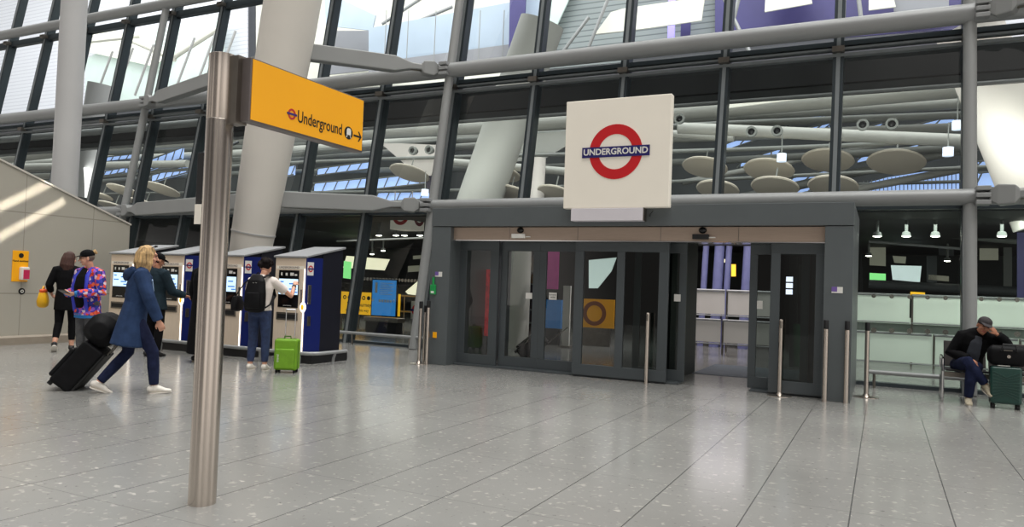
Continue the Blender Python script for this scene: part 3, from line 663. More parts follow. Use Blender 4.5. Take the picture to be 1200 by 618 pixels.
def person(label, loc, rz, spec, **over):
    J = {k: v.copy() for k, v in BASE.items()}; J.update(over)
    sc = spec.get('scale', 1.0)
    root = thing('person', label, 'person', loc, rz); root.scale = (sc, sc, sc)
    H = head_frame(J); hc = J['head']; fat = spec.get('fat', 1.0)
    P = lambda x, y, z: hc + H @ Vector((x, y, z))
    up_t = (J['top'] - J['pel']).normalized()
    sh_side = (J['shL'] - J['shR']).normalized(); hp_side = (J['hipL'] - J['hipR']).normalized()
    # body: one continuous surface
    b = MB()
    b.ell(P(-.012, 0, .025), (.093, .076, .096), H); b.ell(P(.022, 0, -.035), (.066, .060, .082), H)
    b.ell(P(.055, 0, -.088), (.028, .032, .024), H)                                             # chin
    b.loft([P(.084, 0, .018), P(.098, 0, -.012), P(.112, 0, -.034)], [.009, .011, .015], (0, 1, 0), 8, .6)  # nose
    b.ell(P(.072, 0, .034), (.022, .048, .011), H)                                              # brow
    for s in (-1, 1): b.ell(P(-.005, s * .078, -.012), (.020, .010, .032), H); b.ell(P(.060, s * .036, -.03), (.026, .022, .022), H)
    b.loft([J['top'] - up_t * .02, J['neck'], P(-.02, 0, -.07)], [.062, .056, .056], sh_side, 12, .4)
    b.loft([J['pel'] - up_t * .06, J['pel'], J['waist'], J['chest'], J['top'] - up_t * .02, J['top'] + up_t * .02],
           [(.155, .105), (.165, .115), (.135 * fat, .10 * fat), (.16, .112), (.15, .085), (.08, .06)], sh_side, 18, .5)
    for s in 'LR':
        sg = 1 if s == 'L' else -1
        b.loft([J['hip' + s], lerp(J['hip' + s], J['knee' + s], .35), J['knee' + s], lerp(J['knee' + s], J['ank' + s], .35), J['ank' + s]], [.085, .076, .054, .052, .036], hp_side, 12, .6)
        b.loft([lerp(J['top'], J['sh' + s], .5), J['sh' + s], lerp(J['sh' + s], J['el' + s], .4), J['el' + s], lerp(J['el' + s], J['wr' + s], .3), J['wr' + s]], [.05, .052, .044, .036, .036, .025], (0.2, 1, .1), 12, .6)
        hd = spec.get('hd' + s, (J['wr' + s] - J['el' + s])); pn = spec.get('pn' + s, V(0, -sg, 0)); cu = spec.get('cu' + s, .5)
        if not spec.get('nohand' + s): hand(b, J['wr' + s], hd, pn, spec.get('th' + s, 1), cu)
        td = spec.get('toe' + s, V(1, 0, 0)); a = J['ank' + s]
        dn = spec.get('sole' + s, V(0, 0, -1)); 
        b.loft([a - td * .03 + dn * .035, a + td * .05 + dn * .045, a + td * .14 + dn * .058], [(.032, .03), (.036, .024), (.034, .014)], td.cross(dn), 10, .6)
    b.fuse('body', spec['skin'], root, 0.0062, 2, .45)
    if not spec.get('noface'):
        for s in (-1, 1): MB().ell(P(.0835, s * .032, .010), (.009, .014, .007), H, 10, 7).build('eye', M['eye'], root, True)
        MB().loft([P(.082, -.026, -.060), P(.089, 0, -.060), P(.082, .026, -.060)], [.0055, .008, .0055], (0, 0, 1), 8, .5).build('mouth', M['lip'], root, True)
    # trousers
    if 'legs' in spec:
        mb = MB(); k = spec.get('legw', 1.0); e = spec.get('legend', 0.93)
        mb.loft([J['pel'] - up_t * .10, J['pel'], J['pel'] + up_t * .08], [(.165 * fat, .118 * fat), (.172 * fat, .124 * fat), (.155 * fat, .115 * fat)], hp_side, 18, .3)
        for s in 'LR':
            h, n, a = J['hip' + s], J['knee' + s], J['ank' + s]
            e1 = lerp(n, a, e)
            mb.loft([h + (h - n).normalized() * .03, lerp(h, n, .35), n, lerp(n, a, .4), e1], [.100 * k, .092 * k, .070 * k, .068 * k, .054 * k], hp_side, 14, .15)
        mb.fuse('trousers', spec['legs'], root, 0.009, 4)
    # upper garment
    if 'coat' in spec:
        cm, hem, fl, sl, th = spec['coat']            # material, hem height, flare, sleeve fraction, thickness
        mb = MB(); t = th
        if hem < J['pel'].z - .1:
            lo = V(J['pel'].x + spec.get('hemx', 0), J['pel'].y, hem); pts = [lo, lerp(lo, J['pel'], .5), J['pel'] - up_t * .02]; rr = [(.17 * fl + t, .135 * fl + t), (.168 * (fl + 1) / 2 + t, .128 * (fl + 1) / 2 + t), (.165 + t, .12 * fat + t)]
        else:
            lo = J['pel'] + up_t * (hem - J['pel'].z); pts = [lo]; rr = [(.165 + t, .12 * fat + t)]
        pts += [J['waist'], J['chest'], J['top'] - up_t * .03, J['top'] + up_t * .01, J['neck'] - up_t * .005]
        rr += [(.142 * fat + t, .106 * fat + t), (.168 + t, .118 * fat + t), (.160 + t, .092 + t), (.095 + t, .065 + t), (.055 + t, .052 + t)]
        mb.loft(pts, rr, sh_side, 20, .1)
        for s in 'LR':
            S, E_, W = J['sh' + s], J['el' + s], J['wr' + s]
            if sl > 1: mb.loft([lerp(J['top'], S, .45), S, lerp(S, E_, .4), E_, lerp(E_, W, .4), lerp(E_, W, sl - 1)], [.058 + t, .060 + t, .052 + t, .047 + t, .043 + t, .034 + t], (0.2, 1, .1), 12, .15)
            else: mb.loft([lerp(J['top'], S, .45), S, lerp(S, E_, sl * .6), lerp(S, E_, sl)], [.058 + t, .060 + t, .056 + t, .056 + t], (0.2, 1, .1), 12, .15)
        spec['_coat'] = mb.fuse(spec.get('coatname', 'coat'), cm, root, 0.009, 4)
    # shoes
    if 'shoe' in spec:
        for s in 'LR':
            td = spec.get('toe' + s, V(1, 0, 0)).normalized(); a = J['ank' + s]; dn = spec.get('sole' + s, V(0, 0, -1)).normalized(); sd = td.cross(dn)
            mb = MB(); mb.loft([a - td * .055 + dn * .03, a - td * .02 + dn * .02, a + td * .05 + dn * .03, a + td * .12 + dn * .052, a + td * .175 + dn * .058], [(.036, .038), (.041, .050), (.044, .042), (.046, .025), (.036, .018)], sd, 14, .6)
            mb.loft([a + dn * .04, a - dn * .015], [(.045, .045), (.044, .046)], td, 12, .2)
            o = mb.fuse('shoe', spec['shoe'], root, 0.007, 2)
            q = MB(); base = a + dn * .066; outl = []
            for ang in range(20):
                c, sn = math.cos(2 * PI * ang / 20), math.sin(2 * PI * ang / 20)
                outl.append(base + td * (.062 + .128 * c) + sd * sn * (.046 - .006 * c))
            q.prism(outl, dn * .014); q.build('sole', spec.get('solem', spec['shoe']), o)
    # hair
    hs = spec.get('hair')
    if hs:
        hm, style = hs; mb = MB()
        if style == 'bob':
            mb.ell(P(-.022, 0, .035), (.098, .090, .098), H); 
            for i in range(15):
                a = math.radians(62 + i * 17); 
                x, y = math.cos(a), math.sin(a); l = .28 + random.uniform(-.05, .04) - (.03 if abs(math.cos(a)) > .6 else 0)
                mb.loft([P(x * .06 - .02, y * .07, .09), P(x * .098 - .018, y * .094, .02), P(x * .105 - .02, y * .102, -.08), P(x * random.uniform(.085, .115) - .025, y * random.uniform(.085, .11), .10 - l)], [.03, .029, .026, .010], (0, 0, 1), 8, .6)
        elif style == 'long':
            mb.ell(P(-.022, 0, .035), (.096, .086, .096), H)
            for i in range(11):
                a = math.radians(90 + i * 18); x, y = math.cos(a), math.sin(a)
                mb.loft([P(x * .06 - .02, y * .07, .08), P(x * .095 - .02, y * .09, .0), P(x * .10 - .03, y * .098, -.12), P(x * .085 - .03, y * .085, -.25)], [.03, .030, .032, .018], (0, 0, 1), 8, .6)
        elif style == 'curly':
            mb.ell(P(-.02, 0, .04), (.10, .092, .095), H)
            for i in range(46):
                u = random.uniform(-.35, 1); a = random.uniform(0, 2 * PI); r = math.sqrt(1 - u * u) if u < 1 else 0
                x, y, z = r * math.cos(a), r * math.sin(a), u
                if x > .45 and z < .35: continue
                mb.ell(P(-.02 + x * .108, y * .10, .035 + z * .104), (.031, .031, .031), None, 8, 6)
        else:
            mb.ell(P(-.028, 0, .022), (.088, .082, .088), H)
        mb.fuse('hair', hm, root, 0.008, 1)
    if spec.get('cap'):
        cm = spec['cap']; mb = MB()
        mb.ell(P(-.012, 0, .060), (.104, .090, .075), H); mb.loft([P(-.012, 0, .030), P(-.012, 0, .055)], [(.104, .090), (.105, .091)], H @ V(1, 0, 0), 20, .2)
        mb.loft([P(.06, 0, .045), P(.11, 0, .040), P(.165, 0, .028)], [(.075, .009), (.072, .008), (.045, .006)], H @ V(0, 1, 0), 12, .4)
        mb.fuse('cap', cm, root, 0.006, 1)
    if spec.get('glasses'):
        g = MB()
        for s in (-1, 1):
            g.loft([P(.096, s * .034 + math.cos(a) * .024, .010 + math.sin(a) * .018) for a in [i * PI / 5 for i in range(11)]], [.003] * 11, H @ V(1, 0, 0), 6, 0)
            g.tube([P(.094, s * .058, .014), P(.0, s * .086, .012)], .003, 6)
        g.build('glasses', M['black'], root)
    return root, J, P
def wpt(root, p):      # local -> world
    return Matrix.Translation(root.location) @ root.rotation_euler.to_matrix().to_4x4() @ Matrix.Diagonal((*root.scale, 1)) @ Vector(p)

# woman walking with the suitcase
r3, J3, P3 = person('woman in a navy coat and white shoes walking right, pulling a black suitcase', (-7.87, 5.96, 0), math.radians(53), dict(
    skin=M['skin'], legs=M['fab_navyjeans'], legw=.98, coat=(M['fab_navy'], .56, 1.22, 1.96, .026), coatname='coat', hemx=-.05, shoe=M['shoe_white'], hair=(M['hair_blonde'], 'bob'),
    toeL=V(.93, 0, -.36), soleL=V(-.36, 0, -.93), toeR=V(1, 0, 0.06), soleR=V(0.06, 0, -1), cuR=.7, cuL=.9, thR=-1, scale=1.0),
    hipL=V(.0, .08, .88), hipR=V(.03, -.08, .88), kneeL=V(-.02, .09, .47), kneeR=V(.24, -.09, .48), ankL=V(-.31, .09, .115), ankR=V(.27, -.09, .08),
    pel=V(.02, 0, .93), waist=V(.045, 0, 1.06), chest=V(.07, 0, 1.26), top=V(.085, 0, 1.41), neck=V(.10, 0, 1.46), head=V(.145, 0, 1.605), face=V(.99, .0, -.10),
    shL=V(.08, .17, 1.385), shR=V(.08, -.17, 1.385), elL=V(-.02, .26, 1.13), elR=V(.17, -.24, 1.11), wrL=V(.03, .33, .86), wrR=V(.28, -.22, .86))
hd = MB(); hd.loft([V(.0, .10, 1.45), V(-.06, .06, 1.40), V(-.075, 0, 1.37), V(-.06, -.06, 1.40), V(.0, -.10, 1.45)], [(.045, .03), (.06, .04), (.07, .045), (.06, .04), (.045, .03)], (0, 0, 1), 10, .6)
hd.fuse('hood', M['fab_navy'], r3, .009, 3)
g = MB()
for s in (-1, 1): g.tube([P3(.05, s * .055, .125), P3(.0, s * .088, .09), P3(-.05, s * .09, .04)], .005, 6)
g.tube([P3(.055, -.06, .125), P3(.07, 0, .13), P3(.055, .06, .125)], .012, 8); g.build('sunglasses', M['black'], r3)
MB().loft([V(.195, -.10, 1.33), V(.215, -.075, 1.2), V(.20, -.09, 1.05)], [(.035, .008), (.03, .008), (.02, .008)], (0, 1, 0), 8, .3).build('scarf', mat('pale_blue_scarf', (150, 176, 210), .8), r3, True)

# man in floral jacket
r2, J2, P2_ = person('man in a black cap and floral red and blue jacket looking down at a phone', (-10.95, 7.53, 0), math.radians(-84), dict(
    skin=M['skin'], legs=M['fab_grey'], legw=1.12, coat=(M['floral'], .74, 1.08, 1.9, .03), coatname='jacket', shoe=M['shoe_black'], hair=(M['hair_grey'], 'short'), cap=M['fab_black'], glasses=True, fat=1.15,
    cuL=.75, cuR=.75, pnL=V(0, -.6, .6), pnR=V(0, .6, .6), hdL=V(.8, -.5, .05), hdR=V(.8, .5, .05), thL=1, thR=-1, scale=.985),
    elL=V(.02, .30, 1.10), elR=V(.0, -.28, 1.10), wrL=V(.30, .07, 1.07), wrR=V(.30, -.09, 1.07), face=V(.80, -.58, -.14), head=V(.05, -.015, 1.625),
    shL=V(0, .20, 1.39), shR=V(0, -.20, 1.39))
MB().loft([V(.13, 0, .86), V(.165, 0, 1.0), V(.175, 0, 1.18), V(.155, 0, 1.33), V(.08, 0, 1.46)], [(.085, .04), (.095, .04), (.10, .04), (.085, .03), (.05, .03)], (0, 1, 0), 14, .3).fuse('shirt', M['fab_black'], r2, .009, 2)
for s in (-1, 1):
    MB().loft([V(.125, s * .125, .80), V(.165, s * .13, 1.0), V(.165, s * .13, 1.2), V(.13, s * .11, 1.36), V(.03, s * .085, 1.475)], [(.032, .014), (.035, .014), (.035, .014), (.04, .02), (.03, .02)], (0, 1, 0), 10, .3).build('jacket_lining', mat('bright_blue_lining', (54, 62, 190), .7), r2, True)
    w, e = (J2['wrL'], J2['elL']) if s > 0 else (J2['wrR'], J2['elR'])
    MB().loft([lerp(w, e, .0), lerp(w, e, .2)], [.044, .054], (0, 0, 1), 12, .2).build('cuff', M['cuff_blue'], r2, True)
MB().loft([V(0, 0, .70), V(0, 0, .77)], [(.205, .17), (.20, .175)], (0, 1, 0), 20, .1).build('hem_band', M['cuff_blue'], r2, True)
MB().loft([P2_(-.09, 0, .07), P2_(-.12, .0, .10), P2_(-.14, 0, .06)], [.03, .035, .02], (0, 1, 0), 8, .6).fuse('ponytail', M['hair_blonde'], r2, .008, 1)
p = wpt(r2, (.42, -.01, 1.10)); ph = thing('mobile_phone', 'black mobile phone held in both hands by the man in the floral jacket', 'phone', p, math.radians(-84))
MB().box(-.06, -.065, -.006, .06, .065, .006, Euler((0, -.5, 0)).to_matrix()).build('phone_body', M['blackgloss'], ph, False, .004)

# woman in black with a yellow bag
r1, J1, P1_ = person('woman in black with long dark hair carrying a yellow bag, back turned', (-12.66, 8.31, 0), math.radians(140), dict(
    skin=M['skin'], legs=M['fab_black'], legw=.92, legend=.72, coat=(M['fab_black'], .72, 1.02, 1.9, .016), coatname='top', shoe=M['shoe_black'], solem=M['shoe_white'], hair=(M['hair_brown'], 'long'),
    toeL=V(.75, .1, -.65), soleL=V(-.65, -.1, -.75), scale=1.0),
    kneeL=V(.0, .10, .49), ankL=V(-.16, .13, .14), kneeR=V(.06, -.095, .49), ankR=V(.06, -.10, .08), elL=V(-.02, .27, 1.14), wrL=V(.10, .25, 1.02), elR=V(.03, -.24, 1.13), wrR=V(.22, -.10, 1.05),
    face=V(.75, -.65, -.1), head=V(.03, -.02, 1.60))
p = wpt(r1, (.06, .36, .98)); hb = thing('handbag', 'small yellow handbag with orange flap carried by the woman in black', 'bag', p, math.radians(140))
MB().loft([V(0, 0, -.20), V(0, 0, -.12), V(0, 0, .02)], [(.15, .08), (.18, .09), (.14, .06)], (1, 0, 0), 16, .5, .8).build('bag_body', M['yellow_bag'], hb, True)
MB().loft([V(0, 0, .015), V(0, 0, .065)], [(.135, .055), (.15, .06)], (1, 0, 0), 14, .4).build('flap', M['orange'], hb, True)
MB().tube([V(-.10, 0, .05), V(-.06, 0, .11), V(0, 0, .13), V(.06, 0, .11), V(.10, 0, .05)], .012, 8).build('handle', M['yellow_bag'], hb, True)

# person at the second machine, hidden behind the woman in navy
r4, J4, P4_ = person('person in a dark teal jacket and black cap at a machine behind the blonde woman', (-11.02, 8.78, 0), math.radians(96), dict(
    skin=M['skin_tan'], legs=M['fab_black'], coat=(M['fab_teal'], .80, 1.05, 1.92, .03), coatname='jacket', shoe=M['shoe_black'], hair=(M['hair_black'], 'short'), cap=M['fab_black'],
    cuR=.3, cuL=.6, pnR=V(0, 0, -1)),
    elR=V(.10, -.26, 1.10), wrR=V(.34, -.30, 1.04), elL=V(.02, .24, 1.12), wrL=V(.16, .12, .90), face=V(.9, -.3, -.3))
# dark robed person behind the pole
r5, J5, P5_ = person('person in a long black robe half hidden behind the steel sign pole', (-9.86, 8.75, 0), math.radians(80), dict(
    skin=M['skin_tan'], coat=(M['fab_black'], .14, 1.28, 1.93, .035), coatname='robe', shoe=M['shoe_black'], solem=M['shoe_beige'], hair=(M['hair_black'], 'short'), scale=1.02), elR=V(.05, -.25, 1.12), wrR=V(.18, -.18, 1.0))
MB().ell(P5_(-.02, 0, .03), (.108, .098, .112), head_frame(J5)).loft([P5_(-.03, 0, -.02), P5_(-.035, 0, -.12), V(-.01, 0, 1.40)], [(.09, .09), (.085, .085), (.16, .11)], (0, 1, 0), 14, .3).fuse('headscarf', M['fab_black'], r5, .009, 3)

# woman with backpack at the fourth machine
r6, J6, P6_ = person('woman in a white top and jeans wearing a black backpack, touching the machine screen', (-8.44, 8.56, 0), math.radians(112), dict(
    skin=M['skin'], legs=M['fab_jeans'], legw=.98, legend=.86, coat=(M['fab_white'], .93, 1.0, .62, .018), coatname='shirt', shoe=M['shoe_white'], hair=(M['hair_black'], 'curly'),
    cuR=.15, cuL=.6, hdR=V(.75, .10, .45), pnR=V(.5, .3, -.8), thR=-1, scale=.97),
    hipL=V(0, .085, .90), hipR=V(0, -.085, .90), ankL=V(-.02, .115, .08), ankR=V(-.01, -.115, .08), kneeL=V(.02, .10, .49), kneeR=V(.02, -.10, .49),
    chest=V(.02, -.0, 1.27), top=V(.045, 0, 1.42), neck=V(.065, 0, 1.465), head=V(.115, -.02, 1.60), face=V(.95, -.1, -.25), shL=V(.05, .17, 1.38), shR=V(.06, -.17, 1.38),
    elR=V(.30, -.38, 1.16), wrR=V(.52, -.34, 1.34), elL=V(.10, .24, 1.12), wrL=V(.27, .20, 1.0))
MB().loft([lerp(J6['wrR'], J6['elR'], .10), lerp(J6['wrR'], J6['elR'], .2)], [.034, .036], (0, 0, 1), 12, .2).build('bracelet', M['black'], r6, True)
bp = thing('backpack', 'black backpack on the back of the woman in white', 'backpack', wpt(r6, (0, 0, 0)), math.radians(112)); bp.scale = (.97,) * 3
mb = MB(); mb.loft([V(-.205, 0, .93), V(-.215, 0, 1.02), V(-.205, 0, 1.2), V(-.175, 0, 1.38), V(-.14, 0, 1.47)], [(.15, .07), (.165, .09), (.16, .085), (.135, .07), (.08, .045)], (0, 1, 0), 20, .4, .7)
mb.fuse('pack_body', M['fab_black2'], bp, .01, 2)
MB().loft([V(-.295, 0, .98), V(-.305, 0, 1.08), V(-.29, 0, 1.2)], [(.11, .03), (.125, .04), (.11, .03)], (0, 1, 0), 16, .4, .7).build('front_pocket', M['fab_black2'], bp, True)
for s in (-1, 1):
    MB().loft([V(-.14, s * .09, 1.44), V(-.02, s * .115, 1.485), V(.10, s * .125, 1.46), V(.175, s * .13, 1.33), V(.14, s * .17, 1.16), V(-.08, s * .19, 1.03), V(-.17, s * .15, .98)], [(.012, .03), (.012, .034), (.012, .034), (.012, .034), (.012, .028), (.010, .018), (.01, .018)], (0, 0, 1), 8, .3).build('shoulder_strap', M['fab_black2'], bp, True)
MB().tube([V(-.15, -.04, 1.47), V(-.13, 0, 1.52), V(-.15, .04, 1.47)], .01, 8).build('top_handle', M['fab_black2'], bp, True)
MB().box(-.252, -.03, 1.33, -.248, .03, 1.36).build('patch', M['white'], bp)
sb = thing('shoulder_bag', 'small black bag at the left hip of the woman wearing the backpack', 'bag', wpt(r6, (-.02, .36, 1.03)), math.radians(112))
MB().loft([V(0, 0, -.10), V(0, 0, .0), V(0, 0, .10)], [(.15, .06), (.15, .065), (.12, .04)], (1, 0, 0), 16, .4, .7).build('bag_body', M['fab_black2'], sb, True)
MB().tube([V(-.1, 0, .09), V(-.02, -.1, .3), V(.04, -.19, .40)], .01, 8).build('bag_strap', M['fab_black2'], sb, True)

# seated man
r7, J7, P7_ = person('man in a black jacket and dark cap sitting asleep with his head on his hand', (1.08, 12.52, 0), math.radians(-90), dict(
    skin=M['skin_tan'], legs=M['fab_navyjeans'], legw=1.05, coat=(M['fab_black'], .50, 1.0, 1.9, .03), coatname='jacket', shoe=M['shoe_beige'], solem=M['shoe_white'], hair=(M['hair_black'], 'short'), cap=mat('dark_grey_cap', (52, 48, 50), .8),
    toeL=V(1, 0, 0), toeR=V(.75, .45, -.45), soleR=V(-.35, -.15, -.9), hdL=V(.1, -.55, .8), pnL=V(-.6, -.6, .0), hdR=V(.55, .5, -.6), pnR=V(-.5, 0, -.7), cuL=.9, cuR=.4, thL=1, thR=1),
    hipL=V(.02, .10, .50), hipR=V(.02, -.10, .51), kneeL=V(.42, .03, .49), ankL=V(.37, .0, .08), kneeR=V(.44, -.02, .60), ankR=V(.40, .20, .29),
    pel=V(.0, .02, .54), waist=V(-.01, .04, .66), chest=V(.03, .08, .83), top=V(.06, .12, .96), neck=V(.085, .16, 1.0), head=V(.15, .19, 1.085), face=V(.96, .16, -.20), hup=V(.12, .32, .93),
    shL=V(.05, .29, .90), shR=V(.06, -.06, .93), elL=V(.12, .50, .84), wrL=V(.18, .34, .98), elR=V(.08, -.20, .68), wrR=V(.30, .02, .62))
MB().loft([V(.13, .05, .58), V(.155, .07, .70), V(.165, .10, .84), V(.14, .13, .93)], [(.08, .03), (.085, .03), (.075, .03), (.05, .03)], (0, 1, 0), 12, .3).fuse('jumper', M['fab_charcoal'], r7, .009, 2)
bb = thing('holdall', 'black soft holdall on top of the dark green suitcase', 'bag', (1.52, 12.10, .575))
MB().loft([V(-.20, 0, .135), V(-.17, 0, .135), V(.17, 0, .135), V(.20, 0, .135)], [(.10, .115), (.125, .135), (.125, .135), (.10, .115)], (0, 1, 0), 18, .4, .7).build('bag_body', M['fab_black2'], bb, True)
MB().tube([V(-.09, -.13, .2), V(-.07, -.14, .29), V(.07, -.14, .29), V(.09, -.13, .2)], .011, 8).build('handle', M['black'], bb, True)
MB().ring((0, -.139, .13), .022, .0, .004, n=16).build('badge', M['steel'], bb); MB().box(-.06, -.139, .205, .04, -.135, .215).build('zip_tag', M['steel_dark'], bb)

# ------------------------------------------------------------------ luggage
def hard_case(name, label, loc, rz, W, D, H, m, tm):
    t = thing(name, label, 'suitcase', loc, rz)
    MB().box(-W / 2, -D / 2, .065, W / 2, D / 2, H).build('shell', m, t, False, .035, 4)
    MB().box(-W / 2 - .003, -.012, .07, W / 2 + .003, .012, H - .005).build('zip_band', tm, t, False, .003)
    r = MB()
    for i in range(9):
        z = .13 + i * (H - .2) / 8; k = abs(i - 4) * .012 + .02
        r.tube([(-W / 2 + .03, -D / 2 - .002, z), (-.0, -D / 2 - .002, z + (4 - i) * .018), (W / 2 - .03, -D / 2 - .002, z)], .007, 6)
    r.build('shell_ribs', m, t, True)
    MB().tube([(-.07, 0, H - .005), (-.06, 0, H + .025), (.06, 0, H + .025), (.07, 0, H - .005)], .011, 8).build('top_handle', M['black'], t, True)
    for x in (-W / 2 + .04, W / 2 - .04):
        for y in (-D / 2 + .04, D / 2 - .04):
            w = MB(); w.box(x - .018, y - .018, .05, x + .018, y + .018, .075); w.tube([(x - .018, y, .027), (x + .018, y, .027)], .027, 14); w.build('wheel', M['rubber'], t, False)
    return t
hc = hard_case('suitcase', 'dark green ribbed hard shell suitcase in front of the seated man', (1.50, 12.10, 0), 0, .36, .22, .565, M['teal_case'], M['black'])
t = MB().box(1.40, 12.0, .572, 1.54, 12.06, .58); o = t.build('luggage_tag', M['white']); tag(o, 'white luggage tag lying on the dark green suitcase', 'tag')
# lime green upright
t = thing('suitcase', 'lime green fabric cabin suitcase standing beside the woman with the backpack', 'suitcase', (-7.96, 8.66, 0), math.radians(28))
MB().box(-.17, -.11, .04, .17, .11, .50).build('case_body', M['green_case'], t, False, .035, 4)
MB().box(-.14, -.145, .06, .14, -.10, .36).build('front_pocket', M['green_case'], t, False, .025, 3)
z = MB(); z.tube([(-.171, -.05, .06), (-.171, -.05, .47), (-.14, -.05, .502), (.14, -.05, .502), (.171, -.05, .47), (.171, -.05, .06)], .006, 6); z.build('zip', M['green_trim'], t)
MB().tube([(-.05, 0, .495), (-.045, 0, .535), (.045, 0, .535), (.05, 0, .495)], .011, 8).build('top_handle', M['green_trim'], t, True)
text('travel', .05, (-.10, -.147, .22), (PI / 2, -PI / 2, 0), M['white'], t)
for x in (-.13, .13):
    for y in (-.07, .08): MB().tube([(x - .015, y, .022), (x + .015, y, .022)], .022, 12).build('wheel', M['rubber'], t)
tr = MB()
for x in (-.07, .07): tr.tube([(x, .12, .10), (x, .12, .93)], .007, 8)
tr.tube([(-.07, .12, .93), (.07, .12, .93)], .012, 8); tr.build('trolley_handle', M['chrome'], t, True)
# black suitcase pulled by the woman
def soft_case(label, loc, rz, tilt):
    root = thing('suitcase', label, 'suitcase', loc, rz)
    Rm = Euler((0, tilt, 0)).to_matrix()
    def tb(o):
        o.rotation_euler = (0, tilt, 0); return o
    tb(MB().box(-.14, -.22, .06, .14, .22, .66).build('case_body', M['fab_black2'], root, False, .04, 4))
    tb(MB().box(-.19, -.19, .10, -.13, .19, .50).build('front_pocket', M['fab_black2'], root, False, .03, 3))
    tb(MB().box(.13, -.21, .02, .16, .21, .64).build('back_frame', M['rubber'], root, False, .01))
    w = 0
    for y in (-.19, .19): tb(MB().tube([(.12, y - .02, .03), (.12, y + .02, .03)], .04, 16).build('wheel', M['rubber'], root))
    for y in (-.16, .16): tb(MB().box(-.13, y - .02, .02, -.08, y + .02, .07).build('foot', M['rubber'], root))
    h = MB()
    for y in (-.07, .07): h.tube([(.145, y, .6), (.145, y, 1.13)], .009, 8)
    h.tube([(.145, -.09, 1.13), (.145, .09, 1.13)], .016, 8); tb(h.build('trolley_handle', M['steel_dark'], root, True))
    return root
TILT = math.radians(38)
cp = V(-8.72, 5.70, 0.0)
sc_ = soft_case('big black soft suitcase tilted on its wheels, pulled behind the walking woman', cp, math.radians(40), TILT)
bag = thing('holdall', 'black soft bag strapped on the tilted black suitcase', 'bag', cp, math.radians(40))
o = MB().loft([V(-.07, -.22, .85), V(-.07, -.18, .85), V(-.07, .18, .85), V(-.07, .22, .85)], [(.15, .14), (.19, .185), (.19, .185), (.15, .14)], (1, 0, 0), 18, .5, .75).fuse('bag_body', M['fab_black2'], bag, .012, 3); o.rotation_euler = (0, TILT, 0)
o = MB().loft([V(-.22, -.10, .72), V(-.265, -.02, .86), V(-.2, .05, 1.0)], [(.02, .012)] * 3, (0, 1, 0), 8, .3).build('bag_strap', M['rubber'], bag, True); o.rotation_euler = (0, TILT, 0)
sg = MB().tube([(-7.80, 6.42, 0.0), (-7.79, 6.43, .33)], .022, 10) if False else None
o = soft_case('dark wheeled suitcase reflected in the left sliding glass door', (-6.5, 13.6, 0), math.radians(20), math.radians(50))  # solid case added behind the pane to stand for a reflection

# ------------------------------------------------------------------ beyond the glass
# slab of the upper level with its dark edge, and the hall behind
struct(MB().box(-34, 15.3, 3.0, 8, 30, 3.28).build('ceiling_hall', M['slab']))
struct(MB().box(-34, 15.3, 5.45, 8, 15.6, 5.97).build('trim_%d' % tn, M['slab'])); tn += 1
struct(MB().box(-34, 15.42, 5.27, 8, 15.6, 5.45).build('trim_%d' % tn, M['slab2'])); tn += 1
struct(MB().tube([(-34, 15.36, 5.26), (8, 15.36, 5.26)], 0.035, 10).build('trim_%d' % tn, M['rail_paint'], None, True)); tn += 1
struct(MB().tube([(-34, 15.12, 5.72), (-12.8, 15.12, 5.72)], 0.11, 14).build('trim_%d' % tn, M['rail_paint'], None, True)); tn += 1
def quad(name, pts, Y, m, st=True):
    o = MB().prism([at(px, py, Y) for px, py in pts], (0, 0.06, 0)).build(name, m)
    return struct(o) if st else o
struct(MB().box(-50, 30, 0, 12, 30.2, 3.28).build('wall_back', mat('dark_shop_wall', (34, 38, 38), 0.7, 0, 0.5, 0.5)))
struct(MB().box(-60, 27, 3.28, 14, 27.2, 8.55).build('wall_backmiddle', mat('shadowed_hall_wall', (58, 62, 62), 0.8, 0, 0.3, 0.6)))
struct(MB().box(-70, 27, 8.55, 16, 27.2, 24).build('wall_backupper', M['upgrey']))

# right: two rows of pale screens with posts and rails
def screen_units(Y, xs, z0, z1, m, lab):
    for i, (a, b) in enumerate(zip(xs, xs[1:])):
        t = thing('balustrade_screen', lab % ORD[i], 'screen', ((a + b) / 2, Y, 0), 0, 'pale balustrade screens beyond the glass')
        w = (b - a) / 2
        MB().box(-w + .03, -.01, z0, w - .03, .01, z1).build('panel', m, t)
        p = MB(); p.box(-w, -.03, 0, -w + .04, .03, z1 + .05)
        p.build('post', M['steel_dark'], t)
        MB().tube([(-w + .02, -.04, z1 + .03), (w - .025, -.04, z1 + .03)], .028, 8).build('handrail', M['rail_paint'], t); MB().tube([(-w + .02, -.04, z0 - .03), (w - .025, -.04, z0 - .03)], .015, 8).build('lower_rail', M['rail_paint'], t)
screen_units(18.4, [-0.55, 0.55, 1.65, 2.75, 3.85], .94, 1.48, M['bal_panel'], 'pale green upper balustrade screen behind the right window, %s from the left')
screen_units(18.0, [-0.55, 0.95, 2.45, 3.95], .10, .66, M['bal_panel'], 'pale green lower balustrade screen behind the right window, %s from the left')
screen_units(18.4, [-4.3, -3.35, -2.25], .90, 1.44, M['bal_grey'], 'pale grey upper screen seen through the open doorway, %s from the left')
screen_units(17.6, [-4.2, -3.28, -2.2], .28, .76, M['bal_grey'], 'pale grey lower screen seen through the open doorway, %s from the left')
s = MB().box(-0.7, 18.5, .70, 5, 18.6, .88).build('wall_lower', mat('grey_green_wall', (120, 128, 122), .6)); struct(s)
struct(MB().box(-0.7, 19.2, 0.0, 5, 19.3, 1.0).build('wall_paleback', M['bal_panel']))
